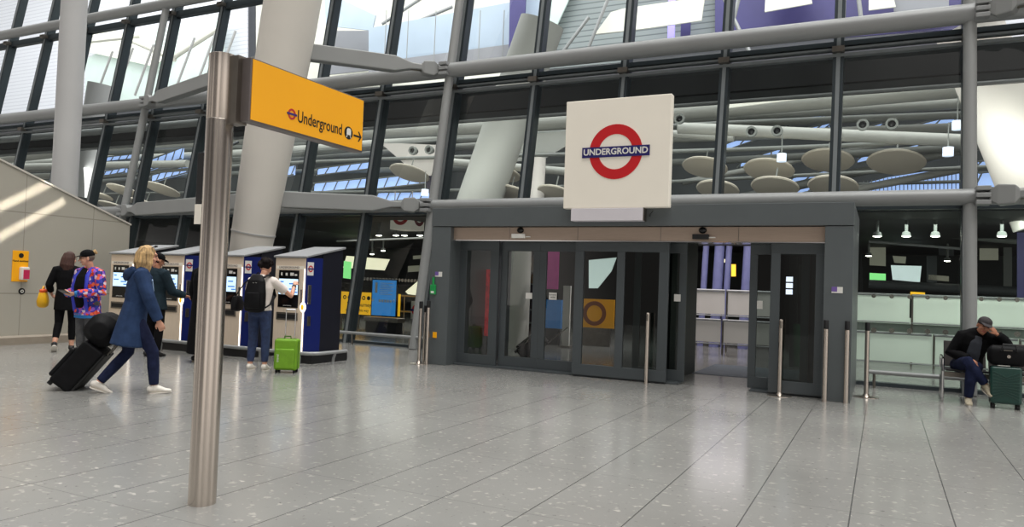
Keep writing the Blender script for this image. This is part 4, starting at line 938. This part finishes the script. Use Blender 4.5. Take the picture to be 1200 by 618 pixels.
# spot lamps under the hall ceiling
for px, py, Y, lab in ((1028, 277, 17, 'lit ceiling spotlight behind the right window, first from the left in the near row'), (1062, 277, 17, 'lit ceiling spotlight behind the right window, second from the left in the near row'),
        (1096, 277, 17, 'lit ceiling spotlight behind the right window, third in the near row, left of the column'), (1174, 277, 17, 'lit ceiling spotlight behind the right window, the one right of the column'),
        (444, 276, 17, 'lit ceiling spotlight behind the left glass, first from the left in the near row'), (464, 276, 17, 'lit ceiling spotlight behind the left glass, left one of the close pair'),
        (474, 276, 17, 'lit ceiling spotlight behind the left glass, right one of the close pair'), (492, 276, 17, 'lit ceiling spotlight behind the left glass, nearest the entrance portal'),
        (449, 294, 22, 'dimmer far ceiling spotlight behind the left glass, right one of two'), (436, 298, 22, 'dimmer far ceiling spotlight behind the left glass, left one of two'),
        (1018, 300, 24, 'dimmer far ceiling spotlight at the left edge of the right window'), (1110, 306, 24, 'dimmer far ceiling spotlight just left of the right column')):
    q = at(px, py, Y)
    t = thing('ceiling_spotlight', lab, 'light', q, 0, 'ceiling spotlights in the hall')
    MB().lathe([(.09, 0), (.07, .08), (.03, .1), (.03, max(.12, 3.0 - q.z))], n=14).build('housing', M['beam_dk'], t, True); MB().ell((0, 0, .0), (.08, .08, .02), nu=12).build('lamp', M['lamp'], t, True)
# shop lights on the dark back wall (lit signs and openings)
def lit(name, label, pts, Y, m, cat='sign'):
    o = MB().prism([at(px, py, Y) for px, py in pts], (0, 0.05, 0)).build(name, m); return tag(o, label, cat)
M['lit_warm'] = emis('warm_lit_panel', (240, 232, 200), .9); M['lit_green'] = emis('green_lit_panel', (130, 220, 130), 1.0); M['lit_cool'] = emis('cool_lit_panel', (206, 222, 218), .75); M['amber'] = emis('amber_lamp', (255, 190, 60), 1.5); M['dimgreen'] = emis('dim_green_reflection', (52, 84, 60), .5); M['dim'] = emis('dim_lit_panel', (120, 118, 104), .5)
lit('lit_sign', 'slanted pale lit panel behind the left glass above the blue poster', [(406, 300), (456, 304), (450, 317), (402, 314)], 24, M['lit_warm'])
lit('lit_sign', 'small green lit panel behind the left glass', [(403, 306), (411, 307), (410, 327), (402, 326)], 23.5, M['lit_green'])
lit('lit_canopy', 'slanted white lit canopy edge behind the left glass next to the portal', [(501, 320), (503, 348), (478, 345), (475, 342)], 16.6, M['lit_warm'], 'canopy')
lit('shop_opening', 'bright shop opening behind the right window', [(1044, 311), (1080, 312), (1078, 331), (1046, 328)], 25, M['lit_cool'], 'shop front')
lit('lit_sign', 'small green lit sign at the left edge of the right window', [(1019, 320), (1038, 321), (1038, 329), (1019, 328)], 25, M['lit_green'])
lit('lit_sign', 'dim striped shop panel at the left of the right window', [(1019, 288), (1038, 289), (1038, 312), (1019, 311)], 26, M['dim'])
lit('lit_sign', 'flat yellow tray on the balustrade behind the right window', [(1067, 342), (1084, 343), (1084, 347), (1067, 346)], 19, M['yellow_board'])
lit('shop_opening', 'dim window high behind the far right glass', [(1148, 290), (1170, 290), (1170, 305), (1148, 305)], 26, M['dim'], 'shop front')
lit('banner', 'violet banner at the right edge beyond the glass', [(1192, 262), (1200, 262), (1200, 380), (1192, 380)], 20, M['purple'], 'banner')
lit('lamp_panel', 'amber lamp glowing high inside the open doorway', [(857, 310), (862, 310), (862, 324), (857, 324)], 24, M['amber'], 'light')
lit('lamp_panel', 'warm strip lamp high inside the open doorway', [(839, 303), (852, 304), (852, 308), (839, 307)], 24, M['lit_warm'], 'light')
for i, x in enumerate((822, 838, 849, 872)):
    q = at(x, 345, 20); struct(MB().tube([(q.x, 20, 0), (q.x + .1, 20, 3.0)], .13 if i % 2 else .08, 12).build('trim_%d' % tn, mat('blue_grey_column', (104, 108, 150), .5), None, True)); tn += 1
for a, b, r, m, y in (((1018, 268), (1198, 284), .07, 'beam_dk', 22), ((1018, 333), (1198, 342), .13, 'slab2', 24), ((1018, 283), (1130, 292), .04, 'rail_paint', 23), ((395, 283), (500, 279), .03, 'rail_paint', 20), ((395, 262), (500, 259), .06, 'beam_dk', 21)):
    struct(MB().tube([at(*a, y), at(*b, y)], r, 10).build('trim_%d' % tn, M[m], None, True)); tn += 1
for pts, m in (([(1046, 300), (1062, 301), (1061, 309), (1048, 308)], 'dim'), ([(1088, 322), (1112, 324), (1112, 330), (1088, 328)], 'dim'), ([(1100, 286), (1118, 287), (1118, 300), (1100, 299)], 'slab2'), ([(1086, 300), (1098, 300), (1098, 336), (1086, 336)], 'slab2'), ([(1176, 286), (1186, 286), (1186, 345), (1176, 345)], 'beam_dk'), ([(1104, 332), (1116, 333), (1116, 336), (1104, 335)], 'lit_warm'), ([(484, 300), (496, 299), (496, 303), (484, 304)], 'dim'), ([(478, 312), (494, 311), (494, 318), (478, 319)], 'dim')):
    quad('trim_%d' % tn, pts, 25.4, M[m]); tn += 1
# left: yellow hoarding, blue poster on a stand, roundel board, hanging roundel
a = at(398, 343, 17.5); b = at(441, 345, 17.5)
t = thing('yellow_hoarding', 'long yellow notice board behind the left glass', 'notice board', (a.x, 17.5, 0))
W = b.x - a.x
MB().box(0, 0, .42, W, .05, 1.06).build('board', M['yellow_board'], t); MB().box(0, .05, 0, .06, .09, 1.06).build('leg', M['steel_dark'], t); MB().box(W - .06, .05, 0, W, .09, 1.06).build('leg', M['steel_dark'], t)
text('Your journey', .16, (W * .55, -.004, .70), FRONT, M['ink'], t, bold=.002); text('continues this way', .11, (W * .5, -.004, .54), FRONT, M['ink'], t, bold=.001)
for i in range(6): MB().ring((W * (.15 + .13 * i), -.002, .90), .06, .0 if i % 2 else .03, .004, n=16).build('pictogram', M['ink'], t)
t = thing('yellow_hoarding', 'short yellow notice board just left of the blue poster', 'notice board', (at(441, 345, 17.6).x - .9, 17.75, 0)); MB().box(0, 0, .42, 1.6, .05, 1.05).build('board', M['yellow_board'], t); MB().box(.1, .05, 0, .16, .09, 1.0).build('leg', M['steel_dark'], t)
q = at(449, 372, 16.8)
t = thing('poster_stand', 'blue information poster on a low black floor stand', 'poster', (q.x, 16.8, 0))
MB().box(-.42, 0, .44, .42, .06, 1.46).build('poster_frame', M['blackgloss'], t); MB().box(-.39, -.006, .47, .39, 0, 1.43).build('poster', M['blue_board'], t)
MB().box(-.55, -.15, .30, .55, .25, .42).build('base', M['steel_dark'], t, False, .02); MB().box(-.5, -.1, 0, .5, .2, .30).build('plinth', M['black'], t)
ln = MB()
for i in range(7): ln.box(-.14, -.009, 1.34 - i * .05, -.14 + (.42, .3, .46, .38, .44, .28, .4)[i], -.006, 1.355 - i * .05)
ln.box(-.30, -.009, 1.08, -.22, -.006, 1.36)
for i in range(5): ln.box(-.16 + i * .09, -.009, .83, -.10 + i * .09, -.006, .90)
for x in (-.36, .33): ln.ring((x, -.006, .88), .035, .02, .003, n=12)
ln.build('print', M['white'], t)
q = at(489, 364, 16.9); t = thing('roundel_board', 'white board with a small red and blue roundel beside the portal, behind glass', 'sign', (q.x, 16.9, 0))
MB().box(-.2, 0, .42, .2, .04, .90).build('board', mat('board_white', (200, 196, 192), .5), t); roundel(t, (0, -.001, .66), .17, FRONT, None); MB().box(-.03, .04, 0, .03, .08, .9).build('leg', M['steel_dark'], t)
t = thing('hanging_roundel_sign', 'white hanging box sign with red rings beyond the left glass by the portal', 'sign', (0, 0, 0))
a = at(457, 268, 16.2); b = at(481, 269, 16.2); c = at(496, 270, 16.9)
t.location = (a.x, 16.2, a.z - .02); W = b.x - a.x
MB().box(0, 0, 0, W, c.x - b.x + .7, .75).build('sign_box', M['signwhite'], t)
roundel(t, (W / 2, -.002, .37), .26, FRONT, None); roundel(t, (W + .002, .38, .37), .26, SIDE, None, mat('dark_red', (130, 24, 40), .5))
for x in (.05, W - .05): MB().tube([(x, .1, .75), (x, .1, 1.0)], .012, 6).build('hanger', M['steel_dark'], t)
t = thing('rail_barrier', 'steel barrier rail standing behind the left glass', 'barrier', (-12.2, 18.2, 0))
r = MB(); 
for z in (.55, 1.0): r.tube([(-1, 0, z), (2.2, 0, z)], .03, 8)
for i in range(9): r.tube([(-1 + i * .4, 0, 0), (-1 + i * .4, 0, 1.0)], .015, 6)
r.build('bars', M['steel_dark'], t)
# dots manifestation strip on the far screen
o = MB()
for i in range(26): q = at(416 + i * 3.7, 326.5 + i * .15, 19); o.ring((q.x, q.y, q.z), .05, 0, .004, n=10)
for i in range(9): q = at(1024 + i * 21, 387 + i * .6, 17.9); o.ring((q.x, q.y, q.z), .055, 0, .004, n=12)
for i in range(9): q = at(1024 + i * 21, 347 + i * .6, 18.2); o.ring((q.x, q.y, q.z), .045, 0, .004, n=12)
struct(o.build('trim_%d' % tn, M['steel'])); tn += 1
# things behind the doors; pillar, red stand, shelves, right panels imitate reflections
for px0, px1, y0, y1, m in ((925, 934, 300, 430, 'slab2'), (936, 952, 310, 345, 'beam_dk'), (930, 950, 380, 430, 'dimgreen'), (560, 575, 330, 345, 'dim')):  # dim panels imitating reflections in the door panes
    quad('trim_%d' % tn, [(px0, y0), (px1, y0), (px1, y1), (px0, y1)], 14.6, M[m]); tn += 1
q = at(606, 340, 15.6); struct(MB().tube([(q.x, 15.6, 0), (q.x, 15.6, 3.0)], .30, 24).build('trim_%d' % tn, M['column'], None, True)); tn += 1  # white pillar added to imitate a reflection in the left panes
t = thing('poster_stand', 'tall red poster stand in place of a reflection in the leftmost glass door', 'poster', (at(573, 350, 12.5).x, 12.5, 0)); MB().box(-.14, 0, .45, .14, .05, 1.7).build('poster', mat('red_poster', (196, 26, 40), .5, 0, .5, 9, emit=.25), t); MB().box(-.13, -.1, 0, .13, .15, .06).build('base', M['black'], t); MB().box(-.03, .01, 0, .03, .05, .5).build('leg', M['black'], t)  # stand and its red glow added to imitate a reflection in the pane
t = thing('reflected_shelving', 'dark shop shelves with small lit goods standing in for reflections in the second glass door', 'shelves', (at(590, 350, 18.5).x, 18.5, 0))  # shelves added where the pane only mirrors the concourse
MB().box(-.9, .3, 0, .9, .4, 2.2).build('back_panel', mat('brown_shelf', (64, 48, 40), .6), t)
for z in (.4, .75, 1.1, 1.45, 1.8): MB().box(-.9, 0, z, .9, .3, z + .03).build('shelf', M['beam_dk'], t)
MB().box(-.8, -.02, 1.95, .8, 0, 2.05).build('shelf_light', M['lit_warm'], t)
t = thing('banner', 'magenta banner hanging beyond the third glass door', 'banner', (at(646, 310, 19).x, 19, 1.35)); MB().box(-.22, 0, 0, .22, .03, 1.3).build('cloth', mat('magenta_cloth', (170, 60, 130), .6, emit=.15), t)
t = thing('poster_stand', 'small blue poster seen low through the third glass door', 'poster', (at(645, 360, 17).x, 17, 0)); MB().box(-.3, 0, .4, .3, .05, 1.1).build('poster', mat('dull_blue_poster', (44, 122, 190), .5, emit=.15), t); MB().box(-.25, -.05, 0, .25, .1, .4).build('base', M['black'], t)
t = thing('roundel_board', 'yellow board with a brown ring seen through the double glass panel', 'sign', (at(697, 358, 17.5).x, 17.5, 0)); MB().box(-.5, 0, .45, .5, .04, 1.15).build('board', M['yellow'], t); MB().ring((0, -.002, .8), .3, .2, .01).build('ring', mat('brown_ring', (150, 84, 40), .5), t); MB().box(-.4, .04, 0, .4, .1, .45).build('base', M['steel_dark'], t)
t = thing('totem_sign', 'slim white totem sign seen through the third glass door', 'sign', (at(664, 350, 16.5).x, 16.5, 0)); MB().box(-.09, 0, .03, .09, .06, 1.45).build('panel', M['white'], t); MB().box(-.15, -.1, 0, .15, .15, .04).build('base', M['steel_dark'], t)
o = quad('trim_%d' % tn, [(690, 305), (722, 302), (716, 318), (700, 338), (690, 338)], 24, M['lit_cool']); tn += 1

# ---- middle storey: reflected roof steel, rooflights and discs, modelled as solids behind the glass
Ym = 21.0
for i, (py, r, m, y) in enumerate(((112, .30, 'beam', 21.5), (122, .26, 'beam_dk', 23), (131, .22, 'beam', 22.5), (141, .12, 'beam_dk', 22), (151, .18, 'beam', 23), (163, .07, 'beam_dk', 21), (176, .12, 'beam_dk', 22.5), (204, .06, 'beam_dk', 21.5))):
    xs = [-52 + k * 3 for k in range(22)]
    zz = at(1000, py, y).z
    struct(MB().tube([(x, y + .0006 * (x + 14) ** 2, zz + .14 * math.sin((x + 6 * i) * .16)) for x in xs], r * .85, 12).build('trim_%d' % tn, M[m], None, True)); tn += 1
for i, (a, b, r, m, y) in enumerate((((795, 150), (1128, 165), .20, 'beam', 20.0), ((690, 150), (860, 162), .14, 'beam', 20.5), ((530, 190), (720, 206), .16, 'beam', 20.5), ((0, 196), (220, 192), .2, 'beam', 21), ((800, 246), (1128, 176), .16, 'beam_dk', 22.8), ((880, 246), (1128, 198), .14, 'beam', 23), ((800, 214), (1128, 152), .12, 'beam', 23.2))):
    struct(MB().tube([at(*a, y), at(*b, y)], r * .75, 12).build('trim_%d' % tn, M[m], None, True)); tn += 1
def mirrored_rooflight(a, b, w, Y, m='bluesky'):  # glowing strip imitating a skylight mirrored in the glass
    global wn, tn
    p, q = at(*a, Y), at(*b, Y); h = (at(a[0], a[1] - w, Y).z - p.z) * 1.35
    o = MB().prism([p, q, q + V(0, 0, h), p + V(0, 0, h)], (0, .05, 0)).build('window_%d' % wn, M[m]); wn += 1; struct(o)
    L = (q - p).length; n = max(2, int(L / .45)); g = MB()
    for k in range(n + 1):
        c = lerp(p, q, k / n); g.tube([c + V(-.1, -.06, 0), c + V(.08, -.06, h)], .022, 6)
    g.tube([p + V(0, -.06, 0), q + V(0, -.06, 0)], .03, 6); g.tube([p + V(0, -.06, h), q + V(0, -.06, h)], .03, 6); g.build('glazing_bars', M['beam_dk'], o)
for a, b, w in (((848, 178), (896, 161), 6), ((925, 148), (966, 139), 5), ((946, 156), (972, 150), 4), ((986, 118), (1006, 115), 3), ((868, 197), (914, 183), 6), ((995, 160), (1034, 150), 4), ((1052, 160), (1122, 143), 6), ((1080, 112), (1124, 108), 3), ((1005, 192), (1076, 176), 5), ((1064, 194), (1124, 180), 6), ((882, 211), (912, 203), 5), ((926, 216), (972, 206), 5), ((934, 228), (970, 220), 4), ((812, 150), (838, 144), 5), ((884, 227), (914, 222), 4),
                ((440, 222), (510, 214), 9), ((442, 237), (510, 233), 8), ((372, 206), (436, 198), 6), ((368, 226), (436, 220), 8), ((300, 215), (345, 205), 8), ((116, 208), (148, 202), 4), ((176, 200), (214, 186), 9), ((124, 190), (160, 186), 4), ((178, 214), (222, 202), 6), ((1146, 222), (1198, 218), 14), ((1146, 198), (1198, 190), 6)):
    mirrored_rooflight(a, b, w, 23.5 if b[0] > 800 else 22)
o = quad('window_%d' % wn, [(1008, 227), (1010, 216), (1040, 208), (1124, 195), (1124, 227)], 23.8, M['bluesky']); wn += 1
g = MB(); g.tube([at(1006, 216, 23.6), at(1126, 213, 23.6)], .05, 8)
for k in range(24): g.tube([at(1012 + k * 4.7, 226, 23.7), at(1012 + k * 4.7, 212 - k * .6, 23.7)], .012, 5)
g.build('glazing_bars', M['beam_dk'], o)
DISCS = ((826, 196, 20, .9), (901, 199, 20, .95), (970, 188, 20.5, .95), (1050, 190, 20.5, 1.0), (841, 222, 19, .8), (908, 219, 19, .85), (976, 218, 19, .85), (590, 204, 20, .8), (566, 229, 19, .7), (598, 226, 19, .8), (650, 226, 19, .75), (480, 203, 20, 1.0), (146, 224, 19, 1.0), (190, 222, 19, 1.0), (134, 243, 18.5, .9), (170, 240, 18.5, .9), (120, 230, 18.5, .6))
def disc_key(d):
    side = 'right' if d[0] > 800 else ('centre' if d[0] > 400 else 'left')
    return side, ('upper' if d[1] < (235 if side == 'left' else 215) else 'lower')
for px, py, Y, rr in DISCS:  # solid discs in place of roof fittings mirrored in the glass
    q = at(px, py, Y); rr *= .66; ky = disc_key((px, py)); pos = sorted(d[0] for d in DISCS if disc_key(d) == ky).index(px)
    t = thing('reflected_disc', 'beige oval ceiling disc reflected in the %s middle glazing, %s row, %s from the left' % (ky[0], ky[1], ORD[pos]), 'ceiling disc', q, 0, 'oval ceiling discs reflected in the glass')
    t.rotation_euler = (math.radians(-18), math.radians(4), 0)
    MB().lathe([(rr * .96, -.03), (rr, 0), (rr * .96, .03)], n=32).build('disc', M['disc'], t, True); MB().tube([(0, 0, .03), (0, 0, .5)], .02, 6).build('hanger', M['beam_dk'], t)
k = 0
for px, py in ((160, 195), (485, 177), (504, 176), (797, 140), (881, 155), (911, 154), (1011, 147), (1045, 146)):
    q = at(px, py, 18); k += 1
    t = thing('air_nozzle', 'round dark air nozzle behind the middle row of glazing, %s from the left' % ORD[k - 1], 'air nozzle', q, 0, 'round air nozzles beyond the glass')
    MB().ring((0, 0, 0), .125, .08, .1, n=20).build('collar', M['beam_dk'], t); MB().ell((0, .05, 0), (.1, .1, .1), nu=12).build('ball', M['slab'], t, True)
k = 0
for px, py in ((498, 226), (916, 185), (1111, 178), (1122, 147)):
    q = at(px, py, 17.5); k += 1
    t = thing('pendant_light', 'white cylinder pendant light behind the middle row of glazing, %s from the left' % ORD[k - 1], 'light', q, 0, 'cylinder pendant lights')
    MB().lathe([(.10, -.09), (.10, .09)], n=20).build('lamp_shade', M['palesky'], t, True); MB().tube([(0, 0, .09), (0, 0, .6)], .012, 6).build('cord', M['beam_dk'], t)
q = at(1066, 80, 15.6 + .9); t = thing('wall_lamp', 'glowing round lamp high behind the right middle glazing', 'light', q); MB().ell((0, 0, 0), (.07, .07, .07)).build('bulb', M['amber'], t, True); MB().lathe([(.11, -.12), (.06, -.08), (.11, .1)], n=16).build('bracket', M['steel_dark'], t, True)
q = at(734, 109, 16.4); t = thing('wall_lamp', 'small bright lamp above the square white sign, behind glass', 'light', q); MB().ell((0, 0, 0), (.05, .05, .05)).build('bulb', M['lamp'], t, True); MB().lathe([(.04, .03), (.04, .1)], n=12).build('bracket', M['slab'], t, True)
# inclined columns past the glass; right and centre ones stand in for reflections
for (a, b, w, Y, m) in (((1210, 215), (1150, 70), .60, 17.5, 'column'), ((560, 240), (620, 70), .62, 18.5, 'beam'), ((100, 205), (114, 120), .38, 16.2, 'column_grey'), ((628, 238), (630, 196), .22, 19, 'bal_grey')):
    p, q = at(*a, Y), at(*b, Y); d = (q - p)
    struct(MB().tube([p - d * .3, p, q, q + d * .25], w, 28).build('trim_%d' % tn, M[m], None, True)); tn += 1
quad('trim_%d' % tn, [(470, 168), (512, 170), (512, 190), (505, 206), (490, 206), (446, 168)], 21, M['bal_grey']); tn += 1
quad('trim_%d' % tn, [(490, 190), (518, 178), (518, 236), (506, 236)], 21.3, mat('indigo_panel', (44, 40, 66), .5)); tn += 1
quad('trim_%d' % tn, [(590, 160), (700, 150), (640, 185), (600, 190)], 21.4, M['beam']); tn += 1
quad('trim_%d' % tn, [(980, 95), (1062, 80), (1126, 70), (1126, 98), (980, 112)], 20.8, M['upwhite']); tn += 1
quad('trim_%d' % tn, [(850, 122), (970, 108), (970, 112), (850, 127)], 20.8, M['upwhite']); tn += 1
quad('trim_%d' % tn, [(850, 102), (970, 88), (970, 92), (850, 107)], 17.3, M['slab2']); tn += 1

# ---- upper storey
Yu = 24.0
def up(pts, m, Y=Yu):
    global tn
    o = quad('trim_%d' % tn, pts, Y, M[m]); tn += 1; return o
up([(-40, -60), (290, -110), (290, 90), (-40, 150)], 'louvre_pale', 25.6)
up([(150, 40), (262, 22), (262, 106), (100, 128), (100, 70)], 'upgreen', 25)  # pale green patch in place of a reflection in the upper glass
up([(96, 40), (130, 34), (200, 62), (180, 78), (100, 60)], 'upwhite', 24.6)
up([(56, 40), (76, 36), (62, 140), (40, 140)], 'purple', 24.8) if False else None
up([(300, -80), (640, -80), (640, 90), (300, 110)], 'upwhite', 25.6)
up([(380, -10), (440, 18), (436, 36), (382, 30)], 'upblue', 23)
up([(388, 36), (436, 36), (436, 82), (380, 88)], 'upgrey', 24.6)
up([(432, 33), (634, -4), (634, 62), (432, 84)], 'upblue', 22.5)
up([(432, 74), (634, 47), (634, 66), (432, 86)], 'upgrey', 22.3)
for px in (450, 476, 508, 541, 560, 588):
    p, q = at(px, 80, 22.2), at(px + 3, 12, 22.2); struct(MB().tube([p, q], .018, 6).build('trim_%d' % tn, M['rail_paint'])); tn += 1
up([(598, -30), (617, -30), (613, 70), (596, 70)], 'purple', 22)
up([(630, -80), (740, -80), (740, 72), (630, 82)], 'louvre', 25)
up([(632, -30), (680, -30), (646, 44), (632, 52)], 'upgreen', 24.6)
up([(736, -80), (900, -90), (900, 50), (736, 66)], 'louvre', 25.1)
up([(697, 40), (716, 14), (730, 10), (826, -4), (822, 24), (752, 34)], 'upwhite', 23.5)
up([(838, -80), (1130, -90), (1130, 34), (838, 54)], 'purple', 24.8)
up([(900, -60), (940, -60), (952, 4), (896, 14)], 'upwhite', 24)
up([(1018, -30), (1040, -30), (1050, 8), (1018, 12)], 'upwhite', 24)
up([(1046, -10), (1112, -16), (1112, 16), (1048, 22)], 'upgrey', 24.2)
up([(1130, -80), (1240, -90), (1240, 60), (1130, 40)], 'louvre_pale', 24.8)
up([(784, -30), (792, -30), (790, 52), (782, 54)], 'violet_glow', 24.3)
up([(800, -30), (812, -30), (808, 52), (797, 54)], 'purple', 24.3)
for a, b in (((840, -20), (878, 60)), ((870, -20), (852, 56)), ((1004, -20), (1010, 30)), ((448, 28), (500, -6)), ((492, 24), (530, 8)), ((660, 60), (690, 20)), ((690, 55), (712, 0))):
    p, q = at(*a, 23.2), at(*b, 23.2); struct(MB().tube([p, q], .06, 8).build('trim_%d' % tn, M['rail_paint'], None, True)); tn += 1
for i in range(7):
    a, b = at(110 + i * 24, 120 - i * 4, 22), at(132 + i * 24, 60 - i * 4, 22); struct(MB().tube([a, b], .05, 8).build('trim_%d' % tn, M['column_grey'], None, True)); tn += 1
for a, b in (((70, 52), (165, 42)), ((150, 46), (205, 70)), ((200, 70), (262, 30))):
    p, q = at(*a, 22.4), at(*b, 22.4); struct(MB().tube([p, q], .10, 8).build('trim_%d' % tn, M['upwhite'], None, True)); tn += 1

# ------------------------------------------------------------------ light
def area(name, loc, target, size, power, col=(1, 1, 1), sy=None, spread=None):
    l = bpy.data.lights.new(name, 'AREA'); l.energy = power; l.color = col; l.shape = 'RECTANGLE'; l.size = size; l.size_y = sy or size
    if spread: l.spread = spread
    o = bpy.data.objects.new(name, l); COL.objects.link(o); o.location = loc
    o.rotation_euler = (Vector(target) - Vector(loc)).to_track_quat('-Z', 'Y').to_euler(); return o
area('ground_hall_fill', (-12, 20, 2.93), (-12, 20, 0), 8, 130, (1, .96, .88), 3)  # unseen fill lights added to brighten the hall behind the glass
area('ground_hall_fill', (-4, 18, 2.93), (-4, 18, 0), 5, 130, (1, .93, .95), 3)
area('ground_hall_fill', (2, 17, 2.93), (2, 18.6, 0), 4, 90, (.95, 1, .92), 1.5)
area('middle_hall_fill', (-14, 16.0, 4.3), (-14, 24, 5.5), 34, 500, (1, .98, .94), 1.0)  # added fill light hidden by the soffit edge, brightening the middle storey
area('upper_hall_fill', (-10, 17.5, 16), (-10, 25, 8), 34, 2400, (1, 1, 1), 5)  # unseen fill light added to brighten the upper storey
area('upper_hall_fill', (-40, 17.5, 15), (-44, 26, 10), 26, 1300, (1, 1, 1), 4)  # another added fill, lifting the far left of the upper storey
# two narrow shafts of sun on the left wall
for y0, z0, y1, z1, w in ((8.0, 2.45, 8.85, 3.0, .12), (8.0, 1.9, 9.05, 2.62, .10)):
    c = V(WX, (y0 + y1) / 2, (z0 + z1) / 2); ln_ = V(0, y1 - y0, z1 - z0); L = ln_.length + .4; d = V(1, -.15, .75).normalized()
    l = bpy.data.lights.new('sun_shaft', 'AREA'); l.shape = 'RECTANGLE'; l.size = L; l.size_y = w; l.spread = math.radians(1.5); l.energy = 1.0; l.color = (1, .93, .8)
    o = bpy.data.objects.new('sun_shaft', l); COL.objects.link(o); o.location = c + d * 4.0
    zax = d; xax = (ln_ - zax * ln_.dot(zax)).normalized(); yax = zax.cross(xax)
    o.rotation_euler = Matrix((xax, yax, zax)).transposed().to_euler()
w = bpy.data.worlds.new('world'); scene.world = w; w.use_nodes = True; nt = w.node_tree; nt.nodes.clear()
N = nt.nodes; L = nt.links
out = N.new('ShaderNodeOutputWorld'); bg = N.new('ShaderNodeBackground'); L.new(bg.outputs[0], out.inputs[0])
tc = N.new('ShaderNodeTexCoord'); sp = N.new('ShaderNodeSeparateXYZ'); L.new(tc.outputs['Generated'], sp.inputs[0])
r = N.new('ShaderNodeValToRGB'); L.new(sp.outputs['Z'], r.inputs[0])
r.color_ramp.elements[0].position = 0.0; r.color_ramp.elements[0].color = (.42, .41, .40, 1)
r.color_ramp.elements[1].position = 0.82; r.color_ramp.elements[1].color = (2.35, 2.42, 2.46, 1)
for p_, c_ in ((.20, .50), (.31, .13), (.66, .16)):
    e = r.color_ramp.elements.new(p_); e.color = (c_, c_, c_, 1)
# made-up light and dark bands round the horizon, streaking the steel with reflections
mp = N.new('ShaderNodeMapping'); mp.inputs['Scale'].default_value = (1.7, 1.7, .15); L.new(tc.outputs['Generated'], mp.inputs[0])
nz = N.new('ShaderNodeTexNoise'); nz.inputs['Scale'].default_value = 1.6; nz.inputs['Detail'].default_value = 1; L.new(mp.outputs[0], nz.inputs['Vector'])
r2_ = N.new('ShaderNodeValToRGB'); L.new(nz.outputs['Fac'], r2_.inputs[0]); r2_.color_ramp.elements[0].position = .42; r2_.color_ramp.elements[0].color = (.35, .33, .32, 1); r2_.color_ramp.elements[1].position = .60; r2_.color_ramp.elements[1].color = (2.3, 2.2, 2.1, 1)
mx = N.new('ShaderNodeMixRGB'); mx.blend_type = 'MULTIPLY'; mx.inputs[0].default_value = 1; L.new(r.outputs[0], mx.inputs[1]); L.new(r2_.outputs[0], mx.inputs[2])
r = mx
L.new(r.outputs[0], bg.inputs[0]); bg.inputs[1].default_value = 0.9
scene.view_settings.view_transform = 'Standard'; scene.view_settings.look = 'None'; scene.view_settings.exposure = 0.24
scene.cycles.transparent_max_bounces = 16; scene.cycles.max_bounces = 6
